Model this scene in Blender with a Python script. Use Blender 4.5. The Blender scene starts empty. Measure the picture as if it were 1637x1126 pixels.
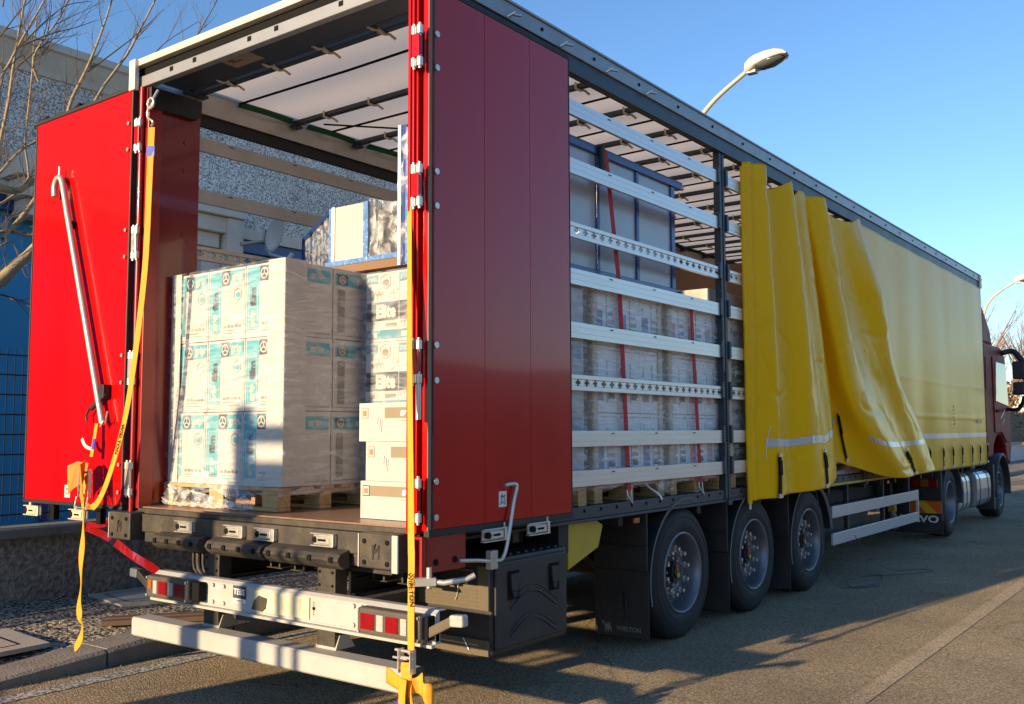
import bpy, bmesh, math, random
from mathutils import Vector, Matrix, noise
R = math.radians
random.seed(7)
S = bpy.context.scene
COL = S.collection

# ------------------------------------------------------------------ camera
def make_camera():
    yaw, pit, rol = 0.64409, 0.0808, -0.00355
    cd = bpy.data.cameras.new('camera'); cam = bpy.data.objects.new('camera', cd); COL.objects.link(cam)
    F = Vector((-math.sin(yaw)*math.cos(pit), math.cos(yaw)*math.cos(pit), math.sin(pit)))
    R0 = Vector((math.cos(yaw), math.sin(yaw), 0)); U0 = R0.cross(F)
    Rt = R0*math.cos(rol)+U0*math.sin(rol); U = Rt.cross(F)
    m = Matrix((Rt, U, -F)).transposed().to_4x4(); m.translation = (3.350, -3.618, 1.545)
    cam.matrix_world = m
    cd.sensor_width = 36; cd.lens = 36*1547.2/1637; cd.clip_start = 0.05; cd.clip_end = 3000
    S.camera = cam
make_camera()

# ------------------------------------------------------------------ world, sun, exposure
SUN_EL, SUN_DX = R(13), 0.172
sun_dir = Vector((SUN_DX, 1.0, -math.tan(SUN_EL)*math.hypot(SUN_DX, 1.0))).normalized()
W = bpy.data.worlds.new('World'); S.world = W; W.use_nodes = True
nt = W.node_tree; bg = nt.nodes['Background']
sky = nt.nodes.new('ShaderNodeTexSky'); sky.sky_type = 'NISHITA'; sky.sun_disc = False
sky.sun_elevation = SUN_EL; sky.sun_rotation = math.pi+math.atan2(SUN_DX, 1.0)
sky.air_density = 1.0; sky.dust_density = 0.1; sky.ozone_density = 3.2
hs = nt.nodes.new('ShaderNodeHueSaturation'); hs.inputs['Saturation'].default_value = 1.05
nt.links.new(sky.outputs[0], hs.inputs['Color']); tn = nt.nodes.new('ShaderNodeMix'); tn.data_type = 'RGBA'; tn.blend_type = 'MULTIPLY'; tn.inputs[0].default_value = 1; tn.inputs[7].default_value = (.90, .93, 1, 1)
nt.links.new(hs.outputs[0], tn.inputs[6]); nt.links.new(tn.outputs[2], bg.inputs[0]); bg.inputs[1].default_value = 0.125
ld = bpy.data.lights.new('sun', 'SUN'); ld.energy = 4.6; ld.angle = R(0.7); ld.color = (1.0, 0.74, 0.44)
lo = bpy.data.objects.new('sun', ld); COL.objects.link(lo)
lo.rotation_euler = sun_dir.to_track_quat('-Z', 'Y').to_euler(); lo.location = (-6, -30, 12)
S.view_settings.view_transform = 'Standard'; S.view_settings.look = 'None'
S.view_settings.exposure = 0.98; S.view_settings.gamma = 1; S.view_settings.use_curve_mapping = False
S.render.engine = 'CYCLES'; S.cycles.max_bounces = 8; S.cycles.transparent_max_bounces = 24

# ------------------------------------------------------------------ materials
def new_mat(name):
    m = bpy.data.materials.new(name); m.use_nodes = True
    return m, m.node_tree, m.node_tree.nodes['Principled BSDF']
def setin(b, **k):
    for n, v in k.items():
        n = n.replace('_', ' ')
        if n in b.inputs:
            b.inputs[n].default_value = v
def N(nt, t, **k):
    n = nt.nodes.new(t)
    for a, v in k.items(): setattr(n, a, v)
    return n
def mat(name, col, rough=.5, metal=0, var=.12, nscale=6, bump=0, bscale=60, dirt=None, dirt_amt=.5, dirt_scale=3, coat=0, spec=.5, stretch=(1, 1, 1), alpha=1, trans=0):
    m, nt, b = new_mat(name)
    L = nt.links
    tc = N(nt, 'ShaderNodeTexCoord'); mp = N(nt, 'ShaderNodeMapping'); mp.inputs['Scale'].default_value = stretch
    L.new(tc.outputs['Object'], mp.inputs[0])
    n1 = N(nt, 'ShaderNodeTexNoise'); n1.inputs['Scale'].default_value = nscale; n1.inputs['Detail'].default_value = 6
    L.new(mp.outputs[0], n1.inputs['Vector'])
    mx = N(nt, 'ShaderNodeMix', data_type='RGBA')
    c = Vector(col[:3])
    mx.inputs[6].default_value = (*(c*(1-var)), 1); mx.inputs[7].default_value = (*[min(1, x) for x in c*(1+var)], 1)
    L.new(n1.outputs[0], mx.inputs[0]); out = mx.outputs[2]
    if dirt:
        n2 = N(nt, 'ShaderNodeTexNoise'); n2.inputs['Scale'].default_value = dirt_scale; n2.inputs['Detail'].default_value = 9; n2.inputs['Roughness'].default_value = .7
        L.new(mp.outputs[0], n2.inputs['Vector'])
        cr = N(nt, 'ShaderNodeValToRGB'); cr.color_ramp.elements[0].position = .42; cr.color_ramp.elements[1].position = .72
        L.new(n2.outputs[0], cr.inputs[0])
        mu = N(nt, 'ShaderNodeMath', operation='MULTIPLY'); mu.inputs[1].default_value = dirt_amt; L.new(cr.outputs[0], mu.inputs[0])
        m2 = N(nt, 'ShaderNodeMix', data_type='RGBA'); L.new(mu.outputs[0], m2.inputs[0]); L.new(out, m2.inputs[6])
        m2.inputs[7].default_value = (*dirt, 1); out = m2.outputs[2]
    L.new(out, b.inputs['Base Color'])
    mr = N(nt, 'ShaderNodeMapRange'); mr.inputs[3].default_value = max(0, rough-.08); mr.inputs[4].default_value = min(1, rough+.1)
    L.new(n1.outputs[0], mr.inputs[0]); L.new(mr.outputs[0], b.inputs['Roughness'])
    setin(b, Metallic=metal, Coat_Weight=coat, Specular_IOR_Level=spec, Transmission_Weight=trans, Alpha=alpha)
    b.inputs['Coat Roughness'].default_value = .06
    if bump:
        n3 = N(nt, 'ShaderNodeTexNoise'); n3.inputs['Scale'].default_value = bscale; n3.inputs['Detail'].default_value = 4
        L.new(mp.outputs[0], n3.inputs['Vector'])
        bp = N(nt, 'ShaderNodeBump'); bp.inputs['Strength'].default_value = bump; bp.inputs['Distance'].default_value = .02
        L.new(n3.outputs[0], bp.inputs['Height']); L.new(bp.outputs[0], b.inputs['Normal'])
    return m
M = {}
M['red'] = mat('door_red', (.46, .0012, .0012), .24, coat=.4, var=.08, nscale=2, spec=.25, dirt=(.30, .004, .003), dirt_amt=.4, dirt_scale=1.5, stretch=(1, 1, .12), bump=.08, bscale=3)
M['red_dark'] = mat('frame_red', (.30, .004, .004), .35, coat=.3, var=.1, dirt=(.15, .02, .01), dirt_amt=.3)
M['red_shaded'] = mat('panel_red_shaded', (.20, .003, .003), .22, coat=.35, var=.15, nscale=2)  # same red paint made darker, sideboard shade put into the colour
M['black'] = mat('black_rubber', (.012, .012, .013), .6, var=.3)
M['blackdirty'] = mat('dusty_black_steel', (.030, .026, .022), .55, var=.3, dirt=(.13, .10, .065), dirt_amt=.6, dirt_scale=5, bump=.1)
M['chassis'] = mat('chassis_black', (.014, .014, .015), .6, var=.3, dirt=(.06, .05, .04), dirt_amt=.5)
M['alu'] = mat('aluminium', (.72, .67, .63), .36, metal=.6, var=.08, nscale=20, stretch=(1, .1, 1), bump=.04, bscale=40)
M['alu_dull'] = mat('aluminium_dull', (.50, .47, .42), .42, metal=.5, var=.12, nscale=10, dirt=(.2, .15, .1), dirt_amt=.3)
M['alu_rail'] = mat('roof_rail_grey', (.30, .31, .32), .4, metal=.4, var=.1, dirt=(.15, .14, .12), dirt_amt=.4)
M['darkrail'] = mat('dark_slate_rail', (.035, .045, .058), .45, metal=.2, var=.15)
M['white'] = mat('white_paint', (.42, .41, .39), .45, var=.05, dirt=(.35, .28, .2), dirt_amt=.35, dirt_scale=8, bump=.05)
M['zinc'] = mat('zinc', (.62, .60, .55), .35, metal=.7, var=.15, nscale=30)
M['cream'] = mat('cream_plastic', (.62, .52, .36), .5)
M['tyre'] = mat('tyre_rubber', (.014, .014, .014), .72, var=.3, nscale=12, dirt=(.05, .045, .04), dirt_amt=.45, dirt_scale=6, bump=.1, bscale=90)
M['rim'] = mat('rim_silver', (.20, .21, .24), .42, metal=.6, var=.15, dirt=(.1, .09, .08), dirt_amt=.5, dirt_scale=9)
M['hub'] = mat('hub_dark', (.03, .03, .035), .5, metal=.3)
M['plastic'] = mat('black_plastic', (.016, .017, .019), .5, var=.2, bump=.15, bscale=200, dirt=(.07, .06, .05), dirt_amt=.4, dirt_scale=4)
M['dust'] = mat('dusty_plastic', (.11, .09, .06), .8, var=.3, nscale=20, stretch=(1, 1, 6), bump=.1)
M['yellow'] = mat('chock_yellow', (.55, .40, .02), .5, var=.15, dirt=(.1, .07, .02), dirt_amt=.4)
M['orange'] = mat('strap_orange', (.66, .30, .015), .7, var=.12, nscale=40, bump=.2, bscale=300)
M['orange2'] = mat('strap_sleeve_orange', (.70, .20, .02), .7, var=.12, nscale=30)
M['redstrap'] = mat('strap_red', (.50, .010, .015), .65, var=.15, nscale=40, bump=.2, bscale=300)
M['blue'] = mat('blue_tag', (.02, .06, .45), .5)
M['ink'] = mat('ink_black', (.010, .010, .010), .7, spec=.08)
M['sticker'] = mat('sticker_white', (.75, .74, .70), .4)
M['carton'] = mat('carton_white', (.46, .44, .41), .6, var=.05, nscale=8, bump=.05, bscale=20)
M['carton2'] = mat('carton_cream', (.46, .44, .39), .6, var=.04, nscale=8)
M['brown'] = mat('carton_brown', (.20, .11, .055), .7, var=.15)
M['teal'] = mat('print_teal', (.08, .34, .40), .6, spec=.2, var=.08)
M['teal2'] = mat('print_teal_dark', (.07, .24, .32), .5, var=.1)
M['charcoal'] = mat('print_charcoal', (.055, .065, .085), .6, var=.15, nscale=40, spec=.2)
M['taupe'] = mat('print_taupe', (.26, .21, .15), .6, spec=.15)
M['printgrey'] = mat('print_grey', (.22, .21, .19), .6, spec=.15)
M['olive'] = mat('print_olive', (.13, .15, .05), .6)
M['pinkprint'] = mat('print_salmon', (.62, .38, .33), .6, var=.2, nscale=15)
M['blueprint'] = mat('print_steel_blue', (.27, .31, .40), .6, var=.25, nscale=20)
M['tarp'] = mat('roof_tarp', (.62, .57, .50), .7, var=.05, nscale=3, bump=.1, bscale=4)
M['green'] = mat('green_cord', (.01, .09, .03), .7)
M['bluesteel'] = mat('blue_steel', (.012, .045, .20), .35, var=.15, coat=.3)
M['panel'] = mat('frosted_panel', (.42, .43, .44), .3, var=.25, nscale=2.5, coat=.3)
M['cablue'] = mat('film_over_blue', (.10, .22, .48), .2, var=.5, nscale=25, bump=.6, bscale=30, coat=.4)
M['cardcorner'] = mat('cardboard_corner', (.58, .48, .34), .6, var=.1)
M['dish'] = mat('dish_grey', (.50, .52, .53), .45, var=.05)
M['lamp'] = mat('lamp_housing', (.60, .57, .50), .45, var=.06)
M['lampglass'] = mat('lamp_glass', (.09, .10, .10), .15, var=.3, nscale=8)
M['pole'] = mat('lamp_pole', (.42, .38, .30), .55, var=.1)
M['bluewall'] = mat('blue_cladding', (.012, .24, .46), .5, var=.12, nscale=2)
M['fence'] = mat('fence_green_black', (.014, .020, .024), .5)
M['cornice'] = mat('cornice_cream', (.66, .60, .49), .75, var=.08, dirt=(.25, .2, .13), dirt_amt=.4, dirt_scale=1.5)
M['beigewall'] = mat('beige_render', (.74, .66, .54), .8, var=.07, dirt=(.3, .26, .2), dirt_amt=.3)
M['bark'] = mat('bark', (.33, .25, .15), .85, var=.3, nscale=9, bump=.5, bscale=30)
M['twig'] = mat('twig_bark', (.12, .09, .06), .85, var=.3)
M['dryleaf'] = mat('dry_leaf', (.24, .13, .06), .8, var=.4, nscale=3)
M['whitewall'] = mat('white_render', (.62, .60, .56), .8, var=.06)
M['slab'] = mat('concrete_slab', (.42, .38, .31), .85, var=.1, dirt=(.25, .2, .15), dirt_amt=.5, bump=.2, bscale=80)
M['kerb'] = mat('kerb_stone', (.22, .20, .17), .85, var=.2, nscale=14, dirt=(.1, .09, .07), dirt_amt=.6, bump=.4, bscale=60)
M['pipe'] = mat('grey_pipe', (.10, .11, .12), .5, var=.1)
M['cabred'] = mat('cab_red', (.22, .010, .010), .5, metal=0, var=.1, coat=0, spec=.12)
M['glass'] = mat('dark_glass', (.03, .035, .04), .05, var=.1, spec=.8)
M['grass'] = mat('grass', (.07, .12, .02), .8, var=.4)
M['cable'] = mat('grey_cable', (.06, .07, .08), .5)
M['amber'] = mat('amber_lens', (.35, .10, .015), .15, coat=.5)
M['redlens'] = mat('red_lens', (.22, .006, .008), .12, var=.3, nscale=60, coat=.6)
M['clearlens'] = mat('clear_lens', (.42, .40, .37), .2, var=.3, nscale=60, coat=.6)
M['lampbezel'] = mat('lamp_bezel', (.10, .085, .07), .3, var=.1, coat=.5)
M['reflect'] = mat('reflective_tape', (.55, .57, .60), .3, metal=.3, var=.06, nscale=40)
M['wood_dark'] = mat('dark_wood', (.12, .07, .045), .7, var=.25, nscale=8)
M['silver'] = mat('silver_tank', (.55, .55, .56), .3, metal=.85, var=.1)
M['orangereflect'] = mat('orange_board', (.75, .10, .01), .35)
M['yellowreflect'] = mat('yellow_board', (.80, .42, .02), .35)
M['plate'] = mat('plate_pale', (.62, .60, .42), .4, var=.25, nscale=7, dirt=(.30, .27, .2), dirt_amt=.6, dirt_scale=6)
M['plate_dark'] = mat('smudge_dark', (.05, .045, .03), .5, var=.4, nscale=10)
M['winglass'] = mat('window_glass_blue', (.02, .10, .20), .1, var=.3)
M['mast'] = mat('mast_steel', (.05, .05, .05), .5)
M['liftyellow'] = mat('forklift_orange', (.6, .25, .02), .4)

def film(name, dens=.32, rough=.18, tint=(.86, .88, .90), sz=(3, 3, 30), bump=.55):
    m, nt, b = new_mat(name); L = nt.links
    tc = N(nt, 'ShaderNodeTexCoord'); mp = N(nt, 'ShaderNodeMapping'); mp.inputs['Scale'].default_value = sz
    L.new(tc.outputs['Object'], mp.inputs[0])
    n1 = N(nt, 'ShaderNodeTexNoise'); n1.inputs['Scale'].default_value = 2.2; n1.inputs['Detail'].default_value = 8; n1.inputs['Distortion'].default_value = .6
    L.new(mp.outputs[0], n1.inputs['Vector'])
    mr = N(nt, 'ShaderNodeMapRange'); mr.inputs[1].default_value = .42; mr.inputs[2].default_value = .72
    mr.inputs[3].default_value = dens*.30; mr.inputs[4].default_value = min(1, dens*2.3)
    L.new(n1.outputs[0], mr.inputs[0])
    bp = N(nt, 'ShaderNodeBump'); bp.inputs['Strength'].default_value = bump; bp.inputs['Distance'].default_value = .03
    L.new(n1.outputs[0], bp.inputs['Height']); L.new(bp.outputs[0], b.inputs['Normal'])
    b.inputs['Base Color'].default_value = (*tint, 1); b.inputs['Roughness'].default_value = rough
    setin(b, Specular_IOR_Level=.8)
    L.new(mr.outputs[0], b.inputs['Alpha'])
    return m
M['film'] = film('stretch_film', .16, .13, (.86, .89, .94), sz=(3, 3, 13), bump=.6)
M['film_side'] = film('stretch_film_thick', .24, .14, (.88, .86, .90), sz=(3, 3, 18), bump=.6)
M['film_loose'] = film('stretch_film_loose', .22, .1, sz=(9, 9, 9))
M['film_crumple'] = film('stretch_film_crumpled', .30, .1, sz=(6, 6, 6), bump=1)

def wood_mat(name, col):
    m, nt, b = new_mat(name); L = nt.links
    tc = N(nt, 'ShaderNodeTexCoord'); mp = N(nt, 'ShaderNodeMapping'); mp.inputs['Scale'].default_value = (1.5, 14, 14)
    L.new(tc.outputs['Object'], mp.inputs[0])
    n1 = N(nt, 'ShaderNodeTexNoise'); n1.inputs['Scale'].default_value = 3; n1.inputs['Detail'].default_value = 8; n1.inputs['Distortion'].default_value = 1.0
    L.new(mp.outputs[0], n1.inputs['Vector'])
    cr = N(nt, 'ShaderNodeValToRGB'); cr.color_ramp.elements[0].position = .3; cr.color_ramp.elements[1].position = .7
    c = Vector(col); cr.color_ramp.elements[0].color = (*(c*.6), 1); cr.color_ramp.elements[1].color = (*(c*1.1), 1)
    L.new(n1.outputs[0], cr.inputs[0]); L.new(cr.outputs[0], b.inputs['Base Color']); b.inputs['Roughness'].default_value = .75
    bp = N(nt, 'ShaderNodeBump'); bp.inputs['Strength'].default_value = .3; bp.inputs['Distance'].default_value = .01
    L.new(n1.outputs[0], bp.inputs['Height']); L.new(bp.outputs[0], b.inputs['Normal'])
    return m
M['pallet'] = wood_mat('pallet_pine', (.50, .31, .13))
M['deck'] = mat('deck_plywood', (.24, .14, .09), .38, var=.2, nscale=5, stretch=(1, .3, 1), dirt=(.10, .07, .05), dirt_amt=.5, coat=.2)

def speckle(name, base, dark, light, scale, rough=.9, bump=.6, big=.8, bigcol=None, bdist=.012, lo=.38, hi=.66, two=True, cracks=False):
    m, nt, b = new_mat(name); L = nt.links
    tc = N(nt, 'ShaderNodeTexCoord')
    v = N(nt, 'ShaderNodeTexVoronoi'); v.inputs['Scale'].default_value = scale
    n = N(nt, 'ShaderNodeTexNoise'); n.inputs['Scale'].default_value = scale*.8; n.inputs['Detail'].default_value = 5
    g = N(nt, 'ShaderNodeTexNoise'); g.inputs['Scale'].default_value = big; g.inputs['Detail'].default_value = 6
    for q in (v, n, g): L.new(tc.outputs['Object'], q.inputs['Vector'])
    cr = N(nt, 'ShaderNodeValToRGB'); e = cr.color_ramp.elements
    e[0].position = lo; e[0].color = (*dark, 1); e[1].position = hi; e[1].color = (*light, 1)
    mid = e.new((lo+hi)/2); mid.color = (*base, 1)
    if two:
        sp = N(nt, 'ShaderNodeSeparateColor'); L.new(v.outputs['Color'], sp.inputs[0])
        av = N(nt, 'ShaderNodeMath', operation='ADD'); L.new(sp.outputs[0], av.inputs[0]); L.new(n.outputs[0], av.inputs[1])
        hf = N(nt, 'ShaderNodeMath', operation='MULTIPLY'); hf.inputs[1].default_value = .5; L.new(av.outputs[0], hf.inputs[0])
        L.new(hf.outputs[0], cr.inputs[0])
    else:
        L.new(n.outputs[0], cr.inputs[0])
    mx = N(nt, 'ShaderNodeMix', data_type='RGBA', blend_type='MULTIPLY'); mx.inputs[0].default_value = 1
    gr = N(nt, 'ShaderNodeValToRGB'); gr.color_ramp.elements[0].position = .3; gr.color_ramp.elements[0].color = (.72, .72, .72, 1)
    gr.color_ramp.elements[1].position = .7; gr.color_ramp.elements[1].color = (1.12, 1.12, 1.12, 1)
    L.new(g.outputs[0], gr.inputs[0]); L.new(cr.outputs[0], mx.inputs[6]); L.new(gr.outputs[0], mx.inputs[7])
    fin = mx.outputs[2]
    if cracks:
        wv = N(nt, 'ShaderNodeTexNoise'); wv.inputs['Scale'].default_value = 1.3; wv.inputs['Detail'].default_value = 5; L.new(tc.outputs['Object'], wv.inputs['Vector'])
        ad = N(nt, 'ShaderNodeMix', data_type='VECTOR'); ad.inputs[0].default_value = .35; L.new(tc.outputs['Object'], ad.inputs[4]); L.new(wv.outputs['Color'], ad.inputs[5])
        vc = N(nt, 'ShaderNodeTexVoronoi', feature='DISTANCE_TO_EDGE'); vc.inputs['Scale'].default_value = .55; L.new(ad.outputs[1], vc.inputs['Vector'])
        lt = N(nt, 'ShaderNodeMath', operation='LESS_THAN'); lt.inputs[1].default_value = .0035; L.new(vc.outputs['Distance'], lt.inputs[0])
        st = N(nt, 'ShaderNodeTexNoise'); st.inputs['Scale'].default_value = .9; st.inputs['Detail'].default_value = 10; st.inputs['Roughness'].default_value = .75; L.new(tc.outputs['Object'], st.inputs['Vector'])
        sr = N(nt, 'ShaderNodeMapRange'); sr.inputs[1].default_value = .58; sr.inputs[2].default_value = .72; sr.inputs[3].default_value = 0; sr.inputs[4].default_value = .45; L.new(st.outputs[0], sr.inputs[0])
        m3 = N(nt, 'ShaderNodeMix', data_type='RGBA'); L.new(sr.outputs[0], m3.inputs[0]); L.new(fin, m3.inputs[6]); m3.inputs[7].default_value = (.16, .13, .10, 1)
        mu = N(nt, 'ShaderNodeMath', operation='MULTIPLY'); mu.inputs[1].default_value = .3; L.new(lt.outputs[0], mu.inputs[0])
        m4 = N(nt, 'ShaderNodeMix', data_type='RGBA'); L.new(mu.outputs[0], m4.inputs[0]); L.new(m3.outputs[2], m4.inputs[6]); m4.inputs[7].default_value = (.06, .05, .04, 1); fin = m4.outputs[2]
    L.new(fin, b.inputs['Base Color']); b.inputs['Roughness'].default_value = rough
    setin(b, Specular_IOR_Level=.25)
    bp = N(nt, 'ShaderNodeBump'); bp.inputs['Strength'].default_value = bump; bp.inputs['Distance'].default_value = bdist
    L.new(n.outputs[0], bp.inputs['Height']); L.new(bp.outputs[0], b.inputs['Normal'])
    return m
M['asphalt'] = speckle('asphalt', (.58, .45, .285), (.36, .28, .18), (.76, .61, .41), 105, bump=1, bdist=.08, cracks=True)
M['asphalt_strip'] = speckle('asphalt_joint', (.57, .445, .29), (.34, .265, .175), (.75, .60, .41), 120, bump=.8, bdist=.06, cracks=True)
M['pave'] = speckle('pavement_gravel', (.27, .24, .19), (.04, .04, .04), (.58, .50, .39), 46, bump=1, bdist=.06)
M['aggregate'] = speckle('exposed_aggregate', (.72, .68, .60), (.30, .29, .27), (.88, .85, .78), 52, bump=.5, lo=.40, hi=.58)
M['plaster'] = speckle('rough_plaster', (.40, .33, .27), (.26, .22, .18), (.50, .42, .34), 26, bump=1, bdist=.05, two=False)
M['whiteline'] = speckle('worn_white_line', (.40, .38, .33), (.16, .15, .13), (.55, .52, .46), 60, bump=.5)
M['soil'] = speckle('yard_ground', (.20, .18, .13), (.1, .09, .06), (.28, .25, .2), 20)

def tarp_yellow():
    m, nt, b = new_mat('yellow_tarpaulin'); L = nt.links
    tc = N(nt, 'ShaderNodeTexCoord'); mp = N(nt, 'ShaderNodeMapping'); mp.inputs['Scale'].default_value = (1, .7, .8)
    L.new(tc.outputs['Object'], mp.inputs[0])
    n = N(nt, 'ShaderNodeTexNoise'); n.inputs['Scale'].default_value = 3; n.inputs['Detail'].default_value = 6; L.new(mp.outputs[0], n.inputs['Vector'])
    mx = N(nt, 'ShaderNodeMix', data_type='RGBA'); mx.inputs[6].default_value = (.92, .50, .003, 1); mx.inputs[7].default_value = (1, .58, .004, 1)
    L.new(n.outputs[0], mx.inputs[0]); L.new(mx.outputs[2], b.inputs['Base Color'])
    b.inputs['Roughness'].default_value = .32; setin(b, Specular_IOR_Level=.18, Coat_Weight=.02)
    bp = N(nt, 'ShaderNodeBump'); bp.inputs['Strength'].default_value = .15; bp.inputs['Distance'].default_value = .015
    L.new(n.outputs[0], bp.inputs['Height']); L.new(bp.outputs[0], b.inputs['Normal'])
    tr = N(nt, 'ShaderNodeBsdfTranslucent'); tr.inputs[0].default_value = (.9, .5, .01, 1)
    ms = N(nt, 'ShaderNodeMixShader'); ms.inputs[0].default_value = .10
    L.new(b.outputs[0], ms.inputs[1]); L.new(tr.outputs[0], ms.inputs[2]); L.new(ms.outputs[0], nt.nodes['Material Output'].inputs[0])
    return m
M['curtain'] = tarp_yellow()
def roof_mat():
    m = mat('roof_tarp_white', (.66, .60, .52), .7, var=.06, nscale=3, bump=.1, bscale=4)
    nt = m.node_tree; b = nt.nodes['Principled BSDF']; tr = N(nt, 'ShaderNodeBsdfTranslucent'); tr.inputs[0].default_value = (.80, .70, .60, 1)
    ms = N(nt, 'ShaderNodeMixShader'); ms.inputs[0].default_value = .6
    nt.links.new(b.outputs[0], ms.inputs[1]); nt.links.new(tr.outputs[0], ms.inputs[2]); nt.links.new(ms.outputs[0], nt.nodes['Material Output'].inputs[0])
    return m
M['rooftarp'] = roof_mat()

# ------------------------------------------------------------------ mesh builder
_font = {}
def text_mesh(s, bold=0.0):
    k = (s, bold)
    if k in _font: return _font[k]
    cu = bpy.data.curves.new('t', 'FONT'); cu.body = s; cu.align_x = 'CENTER'; cu.align_y = 'CENTER'; cu.offset = bold
    cu.resolution_u = 3
    ob = bpy.data.objects.new('t', cu); COL.objects.link(ob)
    dg = bpy.context.evaluated_depsgraph_get(); dg.update()
    me = bpy.data.meshes.new_from_object(ob.evaluated_get(dg))
    v = [tuple(x.co) for x in me.vertices]; f = [tuple(p.vertices) for p in me.polygons]
    xs = [a[0] for a in v]; ys = [a[1] for a in v]
    w = (max(xs)-min(xs)) or 1; h = (max(ys)-min(ys)) or 1; cx = (max(xs)+min(xs))/2; cy = (max(ys)+min(ys))/2
    v = [((a-cx)/w, (b-cy)/h, 0) for a, b, c in v]
    bpy.data.objects.remove(ob); bpy.data.curves.remove(cu); bpy.data.meshes.remove(me)
    _font[k] = (v, f); return _font[k]

class MB:
    def __init__(s): s.v = []; s.f = []; s.m = []; s.s = []; s.c = []
    def add(s, vs, fs, m=0, sm=False):
        o = len(s.v); s.v += [Vector(x) for x in vs]
        for f in fs: s.f.append(tuple(i+o for i in f)); s.m.append(m); s.s.append(sm)
        return s
    def box(s, x0, x1, y0, y1, z0, z1, m=0):
        if x0 > x1: x0, x1 = x1, x0
        if y0 > y1: y0, y1 = y1, y0
        if z0 > z1: z0, z1 = z1, z0
        return s.add([(x0, y0, z0), (x1, y0, z0), (x1, y1, z0), (x0, y1, z0), (x0, y0, z1), (x1, y0, z1), (x1, y1, z1), (x0, y1, z1)],
                     [(0, 3, 2, 1), (4, 5, 6, 7), (0, 1, 5, 4), (1, 2, 6, 5), (2, 3, 7, 6), (3, 0, 4, 7)], m)
    def bar(s, a, b, w, h, m=0, up=(0, 0, 1)):
        a = Vector(a); b = Vector(b); d = (b-a).normalized(); up = Vector(up)
        if abs(d.dot(up)) > .98: up = Vector((0, 1, 0))
        r = d.cross(up).normalized(); u = r.cross(d)
        vs = []
        for p in (a, b):
            for i, j in ((-1, -1), (1, -1), (1, 1), (-1, 1)): vs.append(p+r*i*w/2+u*j*h/2)
        return s.add(vs, [(3, 2, 1, 0), (4, 5, 6, 7), (0, 1, 5, 4), (1, 2, 6, 5), (2, 3, 7, 6), (3, 0, 4, 7)], m)
    def tube(s, pts, r, m=0, n=10, cap=True, rs=None):
        pts = [Vector(p) for p in pts]; o = []
        ref = None; vs = []; k = len(pts)
        for i, p in enumerate(pts):
            d = (pts[min(i+1, k-1)]-pts[max(i-1, 0)])
            if d.length < 1e-9: d = Vector((0, 0, 1))
            d.normalize()
            if ref is None:
                ref = Vector((0, 0, 1)) if abs(d.z) < .9 else Vector((1, 0, 0))
            a = d.cross(ref).normalized(); b = a.cross(d).normalized(); ref = b.copy()
            rr = rs[i] if rs else r
            for j in range(n):
                t = 2*math.pi*j/n; vs.append(p+a*math.cos(t)*rr+b*math.sin(t)*rr)
        fs = []
        for i in range(k-1):
            for j in range(n):
                j2 = (j+1) % n; fs.append((i*n+j, i*n+j2, (i+1)*n+j2, (i+1)*n+j))
        s.add(vs, fs, m, True)
        if cap:
            s.add(vs[:n], [tuple(range(n))], m); s.add(vs[-n:], [tuple(reversed(range(n)))], m)
        return s
    def cyl(s, a, b, r, m=0, n=16): return s.tube([a, b], r, m, n)
    def lathe(s, prof, c, axis='x', m=0, n=40, ang=(0, 2*math.pi)):
        c = Vector(c); vs = []; full = abs(ang[1]-ang[0]-2*math.pi) < 1e-6; nn = n if full else n+1
        for (ax, r) in prof:
            for j in range(nn):
                t = ang[0]+(ang[1]-ang[0])*j/n; a, b = math.cos(t)*r, math.sin(t)*r
                vs.append(c+(Vector((ax, a, b)) if axis == 'x' else Vector((a, ax, b)) if axis == 'y' else Vector((a, b, ax))))
        fs = []
        for i in range(len(prof)-1):
            for j in range(n):
                j2 = (j+1) % nn; fs.append((i*nn+j, i*nn+j2, (i+1)*nn+j2, (i+1)*nn+j))
        return s.add(vs, fs, m, True)
    def prism(s, poly, axis, a, b, m=0):
        def P(u, v, w): return (w, u, v) if axis == 'x' else (u, w, v) if axis == 'y' else (u, v, w)
        n = len(poly); vs = [P(u, v, a) for u, v in poly]+[P(u, v, b) for u, v in poly]
        fs = [tuple(range(n)), tuple(reversed(range(n, 2*n)))]+[(i, i+n, (i+1) % n+n, (i+1) % n) for i in range(n)]
        return s.add(vs, fs, m)
    def ribbon(s, pts, w, side, t=.004, m=0):
        """flat band along pts, width w in direction side (vector or list)"""
        pts = [Vector(p) for p in pts]; k = len(pts); vs = []
        for i, p in enumerate(pts):
            d = (pts[min(i+1, k-1)]-pts[max(i-1, 0)]).normalized()
            sd = Vector(side[i] if isinstance(side, list) else side); sd = (sd-d*sd.dot(d)).normalized(); nn = d.cross(sd).normalized()
            ww = w[i] if isinstance(w, list) else w
            for a, b in ((-1, -1), (1, -1), (1, 1), (-1, 1)): vs.append(p+sd*a*ww/2+nn*b*t/2)
        fs = [(3, 2, 1, 0), (4*k-4, 4*k-3, 4*k-2, 4*k-1)]
        for i in range(k-1):
            for j in range(4):
                j2 = (j+1) % 4; fs.append((4*i+j, 4*i+j2, 4*i+4+j2, 4*i+4+j))
        return s.add(vs, fs, m)
    def text(s, st, c, u, v, w, h, m=0, bold=0.0, off=.0015):
        """text centred at c; u = reading direction, v = up; w,h = size in m"""
        vs, fs = text_mesh(st, bold); u = Vector(u).normalized(); v = Vector(v).normalized(); n = u.cross(v)
        c = Vector(c)+n*off
        return s.add([c+u*(a*w)+v*(b*h) for a, b, _ in vs], fs, m)
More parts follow.
